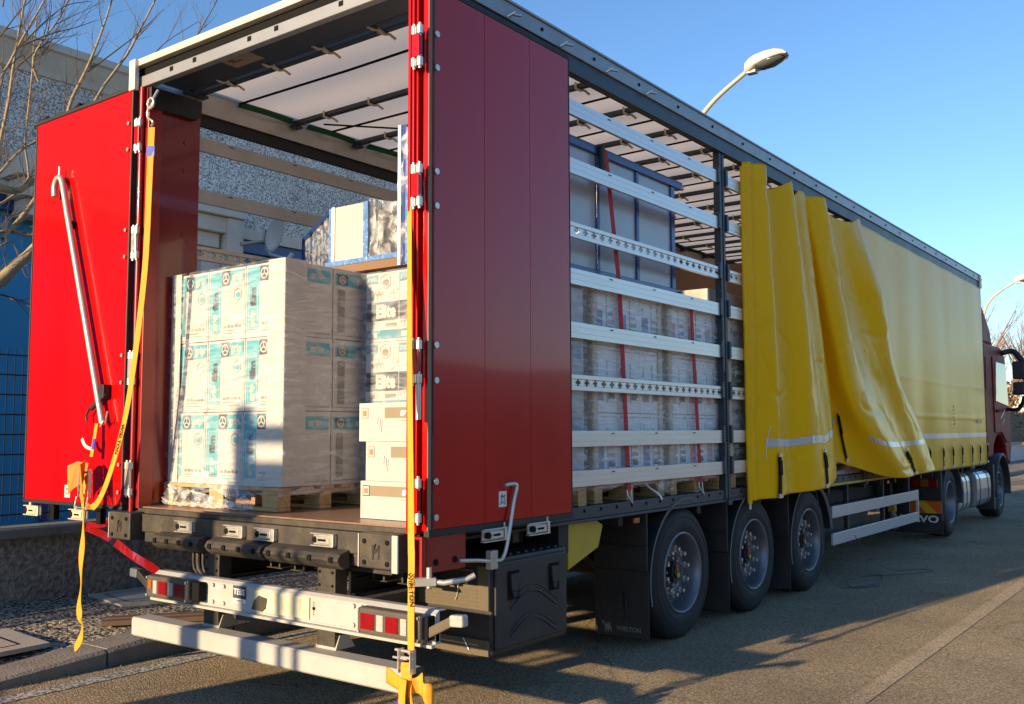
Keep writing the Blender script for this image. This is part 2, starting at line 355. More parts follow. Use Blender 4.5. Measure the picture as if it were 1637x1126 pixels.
    def quad(s, c, u, v, w, h, m=0, off=.001):
        u = Vector(u).normalized(); v = Vector(v).normalized(); n = u.cross(v); c = Vector(c)+n*off
        return s.add([c-u*w/2-v*h/2, c+u*w/2-v*h/2, c+u*w/2+v*h/2, c-u*w/2+v*h/2], [(0, 1, 2, 3)], m)
    def ring(s, c, u, v, r, t, m=0, n=24, off=.0015, a0=0, a1=2*math.pi):
        u = Vector(u).normalized(); v = Vector(v).normalized(); nn = u.cross(v); c = Vector(c)+nn*off; vs = []
        for j in range(n+1):
            a = a0+(a1-a0)*j/n; d = u*math.cos(a)+v*math.sin(a); vs += [c+d*(r-t/2), c+d*(r+t/2)]
        return s.add(vs, [(2*j, 2*j+1, 2*j+3, 2*j+2) for j in range(n)], m)
    def grid(s, fn, nu, nv, m=0, sm=True):
        vs = [fn(i/nu, j/nv) for i in range(nu+1) for j in range(nv+1)]
        fs = [(i*(nv+1)+j, (i+1)*(nv+1)+j, (i+1)*(nv+1)+j+1, i*(nv+1)+j+1) for i in range(nu) for j in range(nv)]
        return s.add(vs, fs, m, sm)
    def cut(s): s.c.append((len(s.v), len(s.f))); return s
    def build(s, name, mats, parent=None, bevel=0, label=None, loc=None, kind=None, solid=0):
        if isinstance(mats, str): mats = [mats]
        if s.c:
            pv = pf = 0; out = None
            for cv, cf in s.c:
                if cf == pf: continue
                p = MB(); p.v = s.v[pv:cv]; p.f = [tuple(i-pv for i in f) for f in s.f[pf:cf]]; p.m = s.m[pf:cf]; p.s = s.s[pf:cf]; pv, pf = cv, cf
                out = p.build(name, mats, parent, bevel, label, loc, kind, solid)
            return out
        org = Vector(parent['org']) if parent is not None else Vector(loc or (0, 0, 0))
        me = bpy.data.meshes.new(name); me.from_pydata([tuple(v-org) for v in s.v], [], s.f)
        for k in mats: me.materials.append(M[k])
        me.polygons.foreach_set('material_index', s.m); me.polygons.foreach_set('use_smooth', s.s); me.update()
        o = bpy.data.objects.new(name, me); COL.objects.link(o); o['org'] = tuple(org)
        if parent is not None: o.parent = parent
        else: o.location = org
        if bevel:
            bm = o.modifiers.new('bevel', 'BEVEL'); bm.width = bevel; bm.segments = 2; bm.limit_method = 'ANGLE'; bm.angle_limit = R(50); bm.harden_normals = False
        if solid:
            sm_ = o.modifiers.new('solid', 'SOLIDIFY'); sm_.thickness = solid; sm_.offset = -1
        if label: o['label'] = label
        if kind: o['kind'] = kind
        return o
def thing(name, label, cat, loc=(0, 0, 0), group=None):
    o = bpy.data.objects.new(name, None); COL.objects.link(o); o.location = loc; o['org'] = tuple(loc); o.empty_display_size = .2
    o['label'] = label; o['category'] = cat
    if group: o['group'] = group
    return o
def tag(o, label, cat, group=None):
    o['label'] = label; o['category'] = cat
    if group: o['group'] = group
    return o
def dup(root, loc=None, rotz=None, label=None, parent=None):
    c = root.copy(); COL.objects.link(c)
    if loc is not None: c.location = loc
    if rotz is not None: c.rotation_euler[2] = rotz
    if label: c['label'] = label
    if parent is not None: c.parent = parent
    def rec(src, dst):
        for ch in list(src.children):
            k = ch.copy(); COL.objects.link(k); k.parent = dst; rec(ch, k)
    rec(root, c)
    return c
def catmull(P, t):
    n = len(P)-1; t = min(max(t, 0), 1)*n; i = min(int(t), n-1); f = t-i
    p0, p1, p2, p3 = P[max(i-1, 0)], P[i], P[i+1], P[min(i+2, n)]
    return .5*((2*p1)+(p2-p0)*f+(2*p0-5*p1+4*p2-p3)*f*f+(3*p1-p0-3*p2+p3)*f**3)
def smooth(pts, n):
    P = [Vector(p) for p in pts]; return [catmull(P, i/n) for i in range(n+1)]

# ------------------------------------------------------------------ setting
MB().add([(-900, -900, -.03), (900, -900, -.03), (900, 900, -.03), (-900, 900, -.03)], [(0, 1, 2, 3)]).build('ground', 'soil', kind='structure')
MB().add([(-2.9, -60, 0), (8, -60, 0), (8, 400, 0), (-2.9, 400, 0)], [(0, 1, 2, 3)]).build('road', 'asphalt', kind='structure')
MB().add([(1.45, -60, .004), (1.58, -60, .004), (1.58, 80, .004), (1.47, 80, .004)], [(0, 1, 2, 3)]).build('road_joint', 'asphalt_strip', kind='structure')
MB().add([(-2.52, -60, .004), (-2.38, -60, .004), (-2.38, 40, .004), (-2.52, 40, .004)], [(0, 1, 2, 3)]).build('edge_line', 'whiteline', kind='structure')
# pavement with a dropped kerb behind the trailer
def hk(y): return .13 if y > .35 else max(.006, .13*(y+1.3)/1.65) if y > -1.3 else .006
mb = MB(); ys = [-60, -8, -1.3, -1, -.7, -.4, -.1, .15, .35, 3, 10, 60, 200]
for a, b in zip(ys[:-1], ys[1:]):
    mb.add([(-4.86, a, .13 if a > -1.4 else .05), (-3.0, a, hk(a)), (-3.0, b, hk(b)), (-4.86, b, .13 if b > -1.4 else .05)], [(0, 1, 2, 3)])
mb.build('pavement', 'pave', kind='structure')
def kerb():
    mb = MB(); segs = []
    y = -14.0
    while y < 60:
        segs.append((y, y+.98)); y += 1.0
    for a, b in segs:
        n = 4
        for k in range(n):
            p, q = a+(b-a)*k/n, a+(b-a)*(k+1)/n
            h0, h1 = hk(p)+.012, hk(q)+.012
            xa = -2.70; xb = -3.02
            vs = [(xb, p, -.02), (xa, p, -.02), (xa, p, h0*.8), (xa-.03, p, h0), (xb, p, h0), (xb, q, -.02), (xa, q, -.02), (xa, q, h1*.8), (xa-.03, q, h1), (xb, q, h1)]
            mb.add(vs, [(0, 1, 2, 3, 4), (9, 8, 7, 6, 5), (1, 6, 7, 2), (2, 7, 8, 3), (3, 8, 9, 4)])
    mb.build('kerb', 'kerb', kind='structure')
kerb()
MB().box(8, 12, -60, 300, -.02, .12).build('far_pavement', 'pave', kind='structure')
MB().box(-40, -5.15, -40, 60, -.02, .14).build('yard', 'soil', kind='structure')
# low wooded ridge on the far side of the road
mb = MB()
def ridge(u, v):
    y = -260+u*520; x = 60+40*v; z = (5+7*v)*(1+.25*noise.noise(Vector((y*.03, v*3, 0))))
    return Vector((x, y, z if v > 0 else -1))
mb.grid(ridge, 60, 4); mb.build('hills', 'twig', kind='structure')

def cover(poly, z, lab, name='access_cover'):
    mb = MB(); mb.prism(poly, 'z', z-.03, z)
    cx = sum(p[0] for p in poly)/4; cy = sum(p[1] for p in poly)/4
    q = [(cx+(a-cx)*.72, cy+(b-cy)*.72) for a, b in poly]
    r = [(cx+(a-cx)*.69, cy+(b-cy)*.69) for a, b in poly]
    for i in range(4):
        j = (i+1) % 4
        mb.add([(*q[i], z+.002), (*q[j], z+.002), (*r[j], z+.002), (*r[i], z+.002)], [(0, 1, 2, 3)], 1)
    o = mb.build(name, ['slab', 'ink'], loc=(cx, cy, z)); tag(o, lab, 'access cover', 'concrete covers in the pavement')
cover([(-3.95, -1.35), (-3.05, -1.15), (-3.12, -.18), (-3.85, -.12)], .137, 'concrete access cover with curved joint in the near left pavement')
cover([(-4.7, .98), (-3.98, .86), (-3.72, 1.45), (-4.65, 1.72)], .146, 'flat concrete cover slab beside the grey pipe at the wall foot')

# rough wall with coping, fence on top
wl = thing('garden_wall', 'low rough plastered wall with stone coping behind the pavement', 'wall', (-5.0, 10, .1))
MB().box(-5.12, -4.86, -14, 33, .0, .66).build('wall_body', 'plaster', wl)
mb = MB(); y = -14.0
while y < 33:
    mb.box(-5.18, -4.78, y, y+1.98, .662, .745); y += 1.985
mb.build('coping', 'kerb', wl, bevel=.015)
def fence_panel(y0, y1, z0=.80, z1=2.25, x=-5.0):
    t = thing('fence_panel', '', 'fence', (x, y0, z0), 'dark wire mesh fence panels on the wall')
    mb = MB(); n = int((y1-y0)/.068)
    for i in range(n+1):
        y = y0+.03+(y1-y0-.06)*i/n; mb.box(x-.003, x+.003, y-.003, y+.003, z0, z1)
    mb.build('vertical_bar', 'fence', t)['kind'] = 'stuff'
    mb = MB()
    for k in range(9):
        z = z0+.05+(z1-z0-.1)*k/8; mb.box(x+.005, x+.013, y0+.01, y1-.01, z-.006, z+.006)
    mb.build('cross_rail', 'fence', t)
    mb = MB().box(x-.03, x+.03, y0-.03, y0+.03, z0-.055, z1+.03); mb.build('post', 'fence', t, bevel=.004)
    return t
fy = -6.0
fps = []
for i in range(7):
    fps.append(fence_panel(fy, fy+2.0)); fy += 2.0
for i, f in enumerate(fps):
    f['label'] = ('dark mesh fence panel left of the open red door' if i == 2 else 'dark mesh fence panel seen beneath the open red door' if i == 3 else 'dark mesh fence panel on the wall behind the trailer')

dp = thing('drain_pipe', 'grey round drain pipe standing against the plaster wall', 'pipe', (-4.72, 1.45, .13))
MB().cyl((-4.72, 1.45, .13), (-4.72, 1.45, .72), .055, n=18).build('pipe', 'pipe', dp)
for z in (.38, .52): MB().cyl((-4.72, 1.45, z), (-4.72, 1.45, z+.05), .062, n=18).build('collar', 'pipe', dp)

# ---------- building
def building():
    b = thing('warehouse', 'grey aggregate panelled building with cream cornice behind the fence', 'building', (-9, 8, .1))
    X = -9.0
    mb = MB(); mbs = MB()
    ys = [-6+1.005*i for i in range(-4, 38)]
    for a in ys:
        mb.box(X-.3, X, a+.018, a+.987, 4.72, 6.2)
        mbs.box(X-.28, X+.003, a-.0179, a+.0179, 4.7205, 6.1995)
    mb.build('aggregate_panel', 'aggregate', b); mbs.build('panel_joint', 'cornice', b)
    mb = MB(); mb.prism([(X-.5, 6.2), (X+.03, 6.2), (X+.05, 6.28), (X+.16, 6.5), (X+.2, 6.52), (X+.2, 6.62), (X-.5, 6.62)], 'y', -10, 31.9)
    mb.build('cornice', 'cornice', b)
    MB().box(X-.28, X+.02, -10, 31.9, 4.55, 4.72).build('string_course', 'beigewall', b)
    MB().box(X-20, X-.32, -10, 31.9, .1, 6.5).build('building_core', 'beigewall', b)
    # blue cladding bays with beige portals
    MB().box(X-.3, X-.12, -10, 31.9, .1, 4.55).build('blue_cladding', 'bluewall', b)
    for y0, y1 in ((-3.4, -.2), (2.2, 5.55), (9.5, 13), (16, 19.5)):
        p = MB(); p.box(X-.1, X+.45, y0-.1, y1, 4.74, 5.04); p.box(X-.1, X+.36, y0, y1-.12, 4.50, 4.735); p.box(X-.1, X+.26, y0+.1, y1-.35, 4.28, 4.495)
        p.box(X-.1, X+.40, y1-.30, y1-.02, .1, 4.735); p.box(X-.1, X+.24, y1-.65, y1-.31, .1, 4.27)
        p.build('portal', 'beigewall', b, bevel=.01)
    for k in range(30):
        y = -8+1.2*k
        w = MB().box(X-.115, X-.06, y, y+.09, .4, 4.4); w.build('window_frame', 'bluesteel', b)
    MB().box(X-.115, X-.04, -10, 31.9, 4.36, 4.545).build('window_head', 'bluesteel', b)
    MB().box(X-.115, X-.1, 6.1, 9.3, 2.6, 4.3).build('window_pane', 'winglass', b)
building()
# satellite dish
def sat():
    C = Vector((-8.38, 5.88, 4.60)); t = thing('satellite_dish', 'pale grey satellite dish on the corner of the building', 'satellite dish', tuple(C))
    ax = Vector((.82, .42, -.32)).normalized(); u = ax.cross(Vector((0, 0, 1))).normalized(); v = u.cross(ax)
    mb = MB(); n = 28; vs = [C]; fs = []
    prof = [(.0, 0), (.08, .005), (.16, .018), (.24, .04), (.29, .06)]
    mb2 = []
    for (r, d) in prof[1:]:
        for j in range(n):
            a = 2*math.pi*j/n; vs.append(C+u*math.cos(a)*r+v*math.sin(a)*r*1.1+ax*d)
    for j in range(n): fs.append((0, 1+j, 1+(j+1) % n))
    for i in range(3):
        for j in range(n): fs.append((1+i*n+j, 1+(i+1)*n+j, 1+(i+1)*n+(j+1) % n, 1+i*n+(j+1) % n))
    mb.add(vs, fs, 0, True); mb.build('reflector', 'dish', t, solid=.012)
    MB().tube([C-v*.28, C-v*.34+ax*.1, C-v*.33+ax*.40], .018).build('feed_arm', 'dish', t)
    MB().bar(C-v*.40+ax*.38, C-v*.22+ax*.44, .06, .06).build('feed_horn', 'dish', t, bevel=.01)
    MB().tube([C-ax*.02, C-ax*.12, C-ax*.14-Vector((0, 0, .2)), C-ax*.14+Vector((-.1, -.35, -.28))], .03).build('mount', 'alu_dull', t)
sat()

# ---------- trees
def grow(mb, p, d, r, L, depth, m=1):
    n = 5; pts = [p]; rs = [r]; dd = Vector(d).normalized()
    for i in range(n):
        dd = (dd+Vector((random.uniform(-.16, .16), random.uniform(-.16, .16), random.uniform(-.04, .14)))).normalized()
        pts.append(pts[-1]+dd*L/n); rs.append(r*(1-.75*(i+1)/n))
    mb.tube(pts, r, m, 5 if r < .02 else 7, cap=False, rs=rs)
    if depth > 0:
        for k in range(random.randint(3, 5)):
            i = random.randint(1, n-1); q = pts[i]
            nd = (dd+Vector((random.uniform(-1, 1), random.uniform(-1, 1), random.uniform(-.3, .8)))*.8).normalized()
            grow(mb, q, nd, rs[i]*.55, L*random.uniform(.4, .75), depth-1, m)
LIMBS = [(0.03,[(-6.1,0.44,3.12),(-6.07,0.51,3.9),(-6.04,0.73,3.88),(-6.01,0.89,3.88),(-5.98,1.02,4.01),(-5.95,1.35,4.24)]),(0.042,[(-5.9,0.39,2.29),(-5.87,0.52,2.82),(-5.84,0.67,2.95),(-5.81,0.79,3.11),(-5.78,0.92,3.26),(-5.75,1.2,3.68),(-5.72,1.48,4.3)]),(0.024,[(-6.3,0.59,3.04),(-6.27,0.68,3.39),(-6.24,0.84,3.49),(-6.21,0.97,3.51),(-6.18,1.14,3.51),(-6.15,1.4,3.84)]),(0.017,[(-6.2,0.69,3.72),(-6.17,0.77,4.36),(-6.14,0.82,4.76),(-6.11,0.84,5.12),(-6.08,0.86,5.41),(-6.05,0.9,5.81),(-6.02,0.93,6.19)]),(0.015,[(-6.0,0.63,4.28),(-5.97,0.66,4.87),(-5.94,0.73,5.1),(-5.91,0.83,5.37),(-5.88,1.01,5.8),(-5.85,1.1,6.08)]),(0.018,[(-6.4,1.39,4.2),(-6.37,1.55,4.96),(-6.34,1.67,5.3),(-6.31,1.72,5.46),(-6.28,1.82,5.79),(-6.25,1.93,6.24),(-6.22,1.98,6.6)]),(0.017,[(-6.6,1.69,4.51),(-6.57,1.97,5.23),(-6.54,2.3,5.81),(-6.51,2.41,6.09),(-6.48,2.6,6.55),(-6.45,2.68,6.87)]),(0.011,[(-6.3,1.09,4.0),(-6.27,1.06,4.45),(-6.24,1.09,5.14),(-6.21,1.08,5.42),(-6.18,1.09,5.78)]),(0.014,[(-6.0,0.65,3.92),(-5.97,0.69,4.01),(-5.94,0.83,4.22),(-5.91,1.0,4.39),(-5.88,1.17,4.58)]),(0.008,[(-6.8,2.22,5.1),(-6.77,2.71,5.91),(-6.74,2.93,6.22),(-6.71,3.34,6.6)]),(0.01,[(-7.0,2.5,4.99),(-6.97,3.41,6.39),(-6.94,3.57,6.7),(-6.91,3.75,7.08),(-6.88,3.77,7.25)]),(0.008,[(-6.5,1.81,5.45),(-6.47,2.13,5.79),(-6.44,2.37,6.06),(-6.41,2.66,6.43)]),(0.007,[(-6.2,0.74,5.41),(-6.17,0.9,5.71),(-6.14,1.07,5.96)]),(0.007,[(-6.2,0.76,5.73),(-6.17,0.78,6.05)]),(0.007,[(-6.1,0.86,5.3),(-6.07,1.1,5.64),(-6.04,1.31,5.89),(-6.01,1.56,6.02)]),(0.007,[(-6.0,0.83,5.29),(-5.97,1.12,5.51),(-5.94,1.36,5.65),(-5.91,1.55,5.78)]),(0.007,[(-6.3,0.92,5.14),(-6.27,1.15,5.43),(-6.24,1.42,5.71)]),(0.011,[(-6.2,1.14,5.08),(-6.17,1.07,5.32),(-6.14,1.33,5.85),(-6.11,1.4,6.14)]),(0.007,[(-6.2,0.82,3.34),(-6.17,0.93,3.39),(-6.14,1.05,3.08),(-6.11,1.12,3.09)]),(0.008,[(-6.0,0.75,2.85),(-5.97,0.91,2.81),(-5.94,1.02,2.76)]),(0.007,[(-6.1,0.76,3.65),(-6.07,0.87,3.64),(-6.04,1.06,3.76)])]
def left_tree():
    t = thing('bare_tree', 'leafless tree with pale twigs rising behind the open left door', 'tree', (-6.3, -.2, .13))
    MB().tube(smooth([(-6.3, -.2, .1), (-6.25, -.1, 1.0), (-6.15, .15, 1.9), (-6.05, .4, 2.5), (-6.1, .5, 3.2), (-6.2, .6, 3.8), (-6.15, .68, 4.3)], 20), .1, n=12,
              rs=[.11-.075*i/20 for i in range(21)]).build('trunk', 'bark', t)
    mb = MB(); rnd = random.Random(3)
    starts = {5: (-6.15, .9, 3.5), 6: (-6.1, .8, 3.4), 9: (-6.4, 1.5, 4.4), 10: (-6.5, 1.7, 4.2)}
    for k, (r, pts) in enumerate(LIMBS):
        P = [Vector(p) for p in pts]
        if k in starts: P = [Vector(starts[k])]+P
        if k < 5 or k in (7, 8): P = [Vector((-6.1, .42, max(2.4, P[0].z-.5)))]+P
        q = smooth(P, 16); r = r*(1.7 if k == 0 else 1.8 if k == 1 else 1.1); rs = [r*(1.15-.75*i/16) for i in range(17)]
        mb.tube(q, r, 0 if r > .012 else 1, 7, cap=False, rs=rs)
        for j in range(3, 17, 1 if r > .009 else 3):
            if rnd.random() < .85:
                d = (q[min(j+1, 16)]-q[j-1]).normalized()
                nd = (d*.7+Vector((rnd.uniform(-.7, .7), rnd.uniform(-.8, .8), rnd.uniform(-.2, .7)))).normalized()
                random.seed(k*31+j); grow(mb, q[j], nd, min(.0055, rs[j]*.6), rnd.uniform(.3, .9), 1)
    mb.build('branches', ['bark', 'twig'], t)
left_tree()
def far_tree(x, y, h, lab, seed, leaves=0, spread=1.0):
    t = thing('bare_tree' if not leaves else 'dry_leaved_tree', lab, 'tree', (x, y, .1), 'trees at the far end of the road')
    random.seed(seed)
    MB().tube([(x, y, .1), (x+.1, y, h*.22), (x, y+.1, h*.4)], .16, rs=[.2, .15, .11], n=8).build('trunk', 'bark', t)
    mb = MB()
    for k in range(11):
        z = h*(.2+.25*random.random()); a = random.uniform(0, 6.28)
        grow(mb, Vector((x, y, z)), Vector((math.cos(a)*.55*spread, math.sin(a)*.55*spread, 1)), .07, h*random.uniform(.4, .62), 3)
    if leaves:
        for k in range(leaves):
            a = random.uniform(0, 6.28); rr = random.gauss(0, 1)*h*.16*spread; z = h*random.uniform(.12, .72)
            p = Vector((x+math.cos(a)*rr, y+math.sin(a)*rr, z)); s_ = random.uniform(.05, .11)
            n1 = Vector((random.uniform(-1, 1), random.uniform(-1, 1), random.uniform(-1, 1))).normalized(); n2 = n1.orthogonal().normalized()
            mb.add([p-n1*s_, p+n2*s_*.6, p+n1*s_, p-n2*s_*.6], [(0, 1, 2, 3)], 1)
    mb.build('crown', ['twig', 'dryleaf'], t)
far_tree(-7.2, 47, 8.6, 'tall bare tree beyond the tractor cab', 11)
far_tree(-4.6, 52, 7.4, 'bare tree at the right edge behind the curved lamp arm', 12)
far_tree(-9.5, 60, 8.0, 'bare tree partly hidden by the tractor cab', 13)
far_tree(-5.6, 46, 5.2, 'brown dry leaved tree above the dark far fence', 14, leaves=2600, spread=1.3)
far_tree(-3.2, 56, 5.6, 'brown dry leaved tree at the far right edge', 15, leaves=2600, spread=1.4)
ww = thing('white_wall', 'white rendered wall with coping at the far right', 'wall', (-4.75, 45, .1))
MB().box(-5.0, -4.7, 36, 75, .0, .86).build('wall_body', 'whitewall', ww)
MB().box(-5.08, -4.62, 35.95, 75, .862, .95).build('coping', 'slab', ww, bevel=.01)
ff = thing('slatted_fence', 'dark closed fence on top of the far white wall', 'fence', (-4.85, 45, .95))
mb = MB()
for k in range(180): mb.box(-4.88, -4.82, 43.3+.16*k, 43.3+.16*k+.13, .955, 2.3)
mb.build('slats', 'fence', ff)
mb = MB().box(-5.0, -4.7, 42.8, 43.2, .952, 2.5); mb.build('gate_pillar', 'whitewall', ff, bevel=.01)

# ---------- street lamps
def street_lamp(y, x, lab, dz=0):
    t = thing('street_lamp', lab, 'street lamp', (x, y, .12), 'curved arm street lamps behind the pavement')
    MB().tube([(x, y, .12), (x, y, 3), (x, y, 6.0+dz)], .07, rs=[.08, .07, .055], n=14).build('pole', 'pole', t)
    arm = smooth([(x, y, 6.0+dz), (x+.03, y, 6.6+dz), (x+.22, y, 7.15+dz), (x+.6, y, 7.55+dz), (x+1.25, y, 7.95+dz)], 24)
    MB().tube(arm, .04, rs=[.055-.015*i/24 for i in range(25)], n=12).build('arm', 'pole', t)
    # head
    c0 = Vector((x+1.20, y, 7.94+dz)); d = Vector((.95, 0, .16)).normalized(); s_ = Vector((0, 1, 0)); u = d.cross(s_)
    def sect(t_, w, ht, hb):
        p = c0+d*t_; return [p+s_*(w*math.cos(a))+u*((ht if math.sin(a) > 0 else hb)*math.sin(a)) for a in [2*math.pi*k/16 for k in range(16)]]
    mb = MB(); S_ = [(.0, .06, .06, .05), (.03, .12, .15, .07), (.12, .16, .20, .08), (.24, .20, .22, .04), (.42, .22, .21, .03), (.60, .22, .18, .03), (.72, .17, .12, .02), (.78, .08, .04, .01)]
    vs = []
    for a in S_: vs += sect(*a)
    fs = [(i*16+j, i*16+(j+1) % 16, (i+1)*16+(j+1) % 16, (i+1)*16+j) for i in range(len(S_)-1) for j in range(16)]+[tuple(range(16)), tuple(range(16*7+15, 16*7-1, -1))]
    mb.add(vs, fs, 0, True); mb.build('housing', 'lamp', t)
    vs = []; S2 = [(.24, .13, .0, .06), (.30, .17, .0, .10), (.5, .19, .0, .11), (.66, .15, .0, .08), (.74, .07, .0, .04)]
    mb = MB()
    for a in S2: vs += sect(*a)
    fs = [(i*16+j, i*16+(j+1) % 16, (i+1)*16+(j+1) % 16, (i+1)*16+j) for i in range(4) for j in range(16)]+[tuple(range(16)), tuple(range(79, 63, -1))]
    mb.add(vs, fs, 0, True); mb.build('lens', 'lampglass', t)
    MB().bar(c0+d*.02-u*.05, c0+d*.2-u*.08, .15, .06).build('clamp', 'alu_dull', t, bevel=.015)
street_lamp(12.4, -4.62, 'near street lamp with curved arm above the trailer roof')
street_lamp(37.6, -4.55, 'far street lamp arm at the right edge above the tractor', -.75)

# grass tuft and planks on the pavement
mb = MB(); rnd = random.Random(5)
for k in range(240):
    x = -2.62+rnd.gauss(0, .07); y = -1.0+rnd.gauss(0, .09); h = rnd.uniform(.03, .09); a = rnd.uniform(0, 6.28)
    dx, dy = math.cos(a)*.004, math.sin(a)*.004; lx, ly = rnd.uniform(-.03, .03), rnd.uniform(-.03, .03)
    mb.add([(x-dx, y-dy, 0), (x+dx, y+dy, 0), (x+lx, y+ly, h)], [(0, 1, 2)])
for k in range(500):
    y = rnd.uniform(-.8, 6); x = -2.68+abs(rnd.gauss(0, .015)); h = rnd.uniform(.005, .018); a = rnd.uniform(0, 6.28)
    dx, dy = math.cos(a)*.005, math.sin(a)*.005
    mb.add([(x-dx, y-dy, 0), (x+dx, y+dy, 0), (x+dy, y+dx, h)], [(0, 1, 2)])
mb.build('kerb_grass', 'grass', kind='stuff')
for k, (x0, y0, x1, y1, lab) in enumerate([(-3.42, .40, -2.85, 1.15, 'dark metal profile lying nearest on the pavement edge'), (-3.32, .30, -2.75, 1.05, 'dark metal profile lying beside its twin behind the bumper end')]):
    o = MB().bar((x0, y0, .165), (x1, y1, .165), .085, .035).build('metal_profile', 'wood_dark', bevel=.004, loc=((x0+x1)/2, (y0+y1)/2, .13))
    tag(o, lab, 'metal profile', 'profiles lying on the pavement')

# ------------------------------------------------------------------ TRAILER
T = thing('semi_trailer', 'long curtainsided semi trailer with red rear doors and yellow side curtain', 'trailer', (-1.27, 0, 0))
L_ = 13.62; XL = -2.55
# deck and side rails
mb = MB(); n = 14
for i in range(n):
    x0 = XL+.06+(2.43/n)*i; mb.box(x0+.001, x0+2.43/n-.001, .03, L_-.1, 1.03, 1.06)
mb.build('deck', 'deck', T)
MB().box(XL+.03, -.03, .0, .05, 1.02, 1.052).build('deck_edge', 'blackdirty', T, bevel=.003)
for side, x0, x1, xs in (('r', -.055, 0.0, .002), ('l', XL, XL+.055, XL-.002)):
    mb = MB(); mb.box(x0, x1, .06, L_-.02, .985, 1.062)
    if side == 'r':
        mb.box(-.02, .012, .06, L_-.02, .965, .984)
        for k in range(95): mb.cyl((-.03, .6+.137*k, 1.0625), (-.03, .6+.137*k, 1.066), .014, 1, 8)
        for k in range(64): mb.cyl((.0, .6+.2*k, 1.035), (.0035, .6+.2*k, 1.035), .012, 1, 8)
    mb.build('side_rail', ['darkrail', 'ink'], T, bevel=.004)
# chassis
for x in (-1.85, -.7):
    mb = MB(); mb.box(x-.07, x+.07, .25, 12.6, .62, .64); mb.box(x-.07, x+.07, .25, 12.6, .97, .99); mb.box(x-.01, x+.01, .25, 12.6, .641, .969); mb.build('chassis_beam', 'chassis', T)
for k in range(22):
    y = .35+.6*k; MB().box(XL+.08, -.08, y, y+.06, .89, .968).build('crossmember', 'chassis', T)
# rear beam
mb = MB(); mb.box(XL+.07, -.05, -.02, .10, .905, 1.018); mb.box(XL+.1, -.1, .0, .1, .84, .904)
rb = mb.build('rear_beam', 'blackdirty', T, bevel=.006)
for x0, x1 in ((-2.10, -1.63), (-1.55, -1.05), (-1.02, -.42)):
    mb = MB(); mb.prism([(-.09, .845), (-.11, .875), (-.09, .905), (-.02, .925), (-.015, .83), (-.06, .825)], 'x', x0, x1)
    for k in range(4): mb.cyl((x0+.05+(x1-x0-.1)*k/3, -.108, .877), (x0+.05+(x1-x0-.1)*k/3, -.114, .877), .016, 1, 10)
    mb.build('rub_strip', ['blackdirty', 'ink'], rb, bevel=.006)
for x0 in (-2.58, -.27):
    w = .24
    mb = MB(); mb.box(x0, x0+w, -.10, .02, .855, 1.03, 0)
    for dx in (.03, w-.03-.02):
        for z in (.885, .99): mb.cyl((x0+dx+.01, -.1005, z), (x0+dx+.01, -.106, z), .013, 1, 8)
    bf = mb.build('buffer', ['blackdirty', 'ink'], T, bevel=.008)
    MB().box(x0-.008, x0-.001, -.10, .02, .86, 1.025).build('end_plate', 'white', bf)
    mb = MB()
    for k in range(3): mb.bar((x0+.10, -.1025, .90+.02*k), (x0+.12, -.1025, .98), .004, .004)
    mb.text('M', (x0+w/2, -.1025, .94), (1, 0, 0), (0, 0, 1), .05, .07, bold=.0); mb.build('emblem', 'chassis', bf)
MB().box(-.028, .012, -.115, -.1035, .845, 1.03).build('end_plate', 'white', T, bevel=.003)
# latches on rear beam
def latch(c, u, lenx=.2, mats=('zinc', 'ink'), n=(0, -1, 0), parent=T):
    c = Vector(c); u = Vector(u).normalized(); nn = Vector(n); v = Vector((0, 0, 1))
    mb = MB()
    mb.bar(c-u*lenx*.5+nn*.006, c+u*lenx*.5+nn*.006, .012, .055, 0)
    for s_ in (-1, 1): mb.bar(c-u*lenx*.55+nn*.016+v*s_*.032, c+u*lenx*.48+nn*.016+v*s_*.032, .03, .006, 0)
    mb.bar(c-u*lenx*.28+nn*.022, c+u*lenx*.3+nn*.022, .016, .038, 0)
    mb.bar(c-u*.03+nn*.032, c+u*.03+nn*.032, .004, .012, 1)
    mb.cyl(c-u*lenx*.34+nn*.0, c-u*lenx*.34+nn*.034, .017, 1, 10)
    mb.bar(c+u*lenx*.40+nn*.018-v*.03, c+u*lenx*.40+nn*.018+v*.03, .03, .02, 0)
    return mb.build('latch', list(mats), parent, bevel=.002)
for x in (-1.84, -1.36, -1.08, -.60): latch((x, -.022, .965), (1, 0, 0), .17)
# support posts from beam to lamp bar
for x in (-1.62, -.62):
    mb = MB(); mb.box(x-.07, x+.07, -.0, .09, .40, .83)
    for z in (.6, .72, .79):
        for dx in (-.05, .05): mb.cyl((x+dx, -.001, z), (x+dx, -.006, z), .008, 1, 8)
    mb.build('bumper_bracket', ['blackdirty', 'ink'], T, bevel=.004)
mb = MB()
for k in range(6):
    x = -1.45+.22*k; mb.box(x, x+.012, .3, .38, .72, .86); mb.box(x+.08, x+.092, .3, .38, .72, .86); mb.box(x-.02, x+.12, .29, .39, .715, .719); mb.box(x-.02, x+.12, .29, .39, .861, .867)
mb.box(-1.55, -.3, .4, .44, .70, .88); mb.build('pallet_box_rack', 'blackdirty', T)
MB().box(-1.0, -.25, .12, .55, .79, .81).build('support_shelf', 'blackdirty', T)
# air lines
for k, (x, r) in enumerate(((-1.95, .018), (-1.9, .012), (-2.0, .01), (-1.86, .014))):
    MB().tube(smooth([(x, .12, .88), (x-.03, .16, .78), (x+.03, .14, .66), (x+.12, .25, .55)], 10), r).build('air_hose', 'chassis', T)
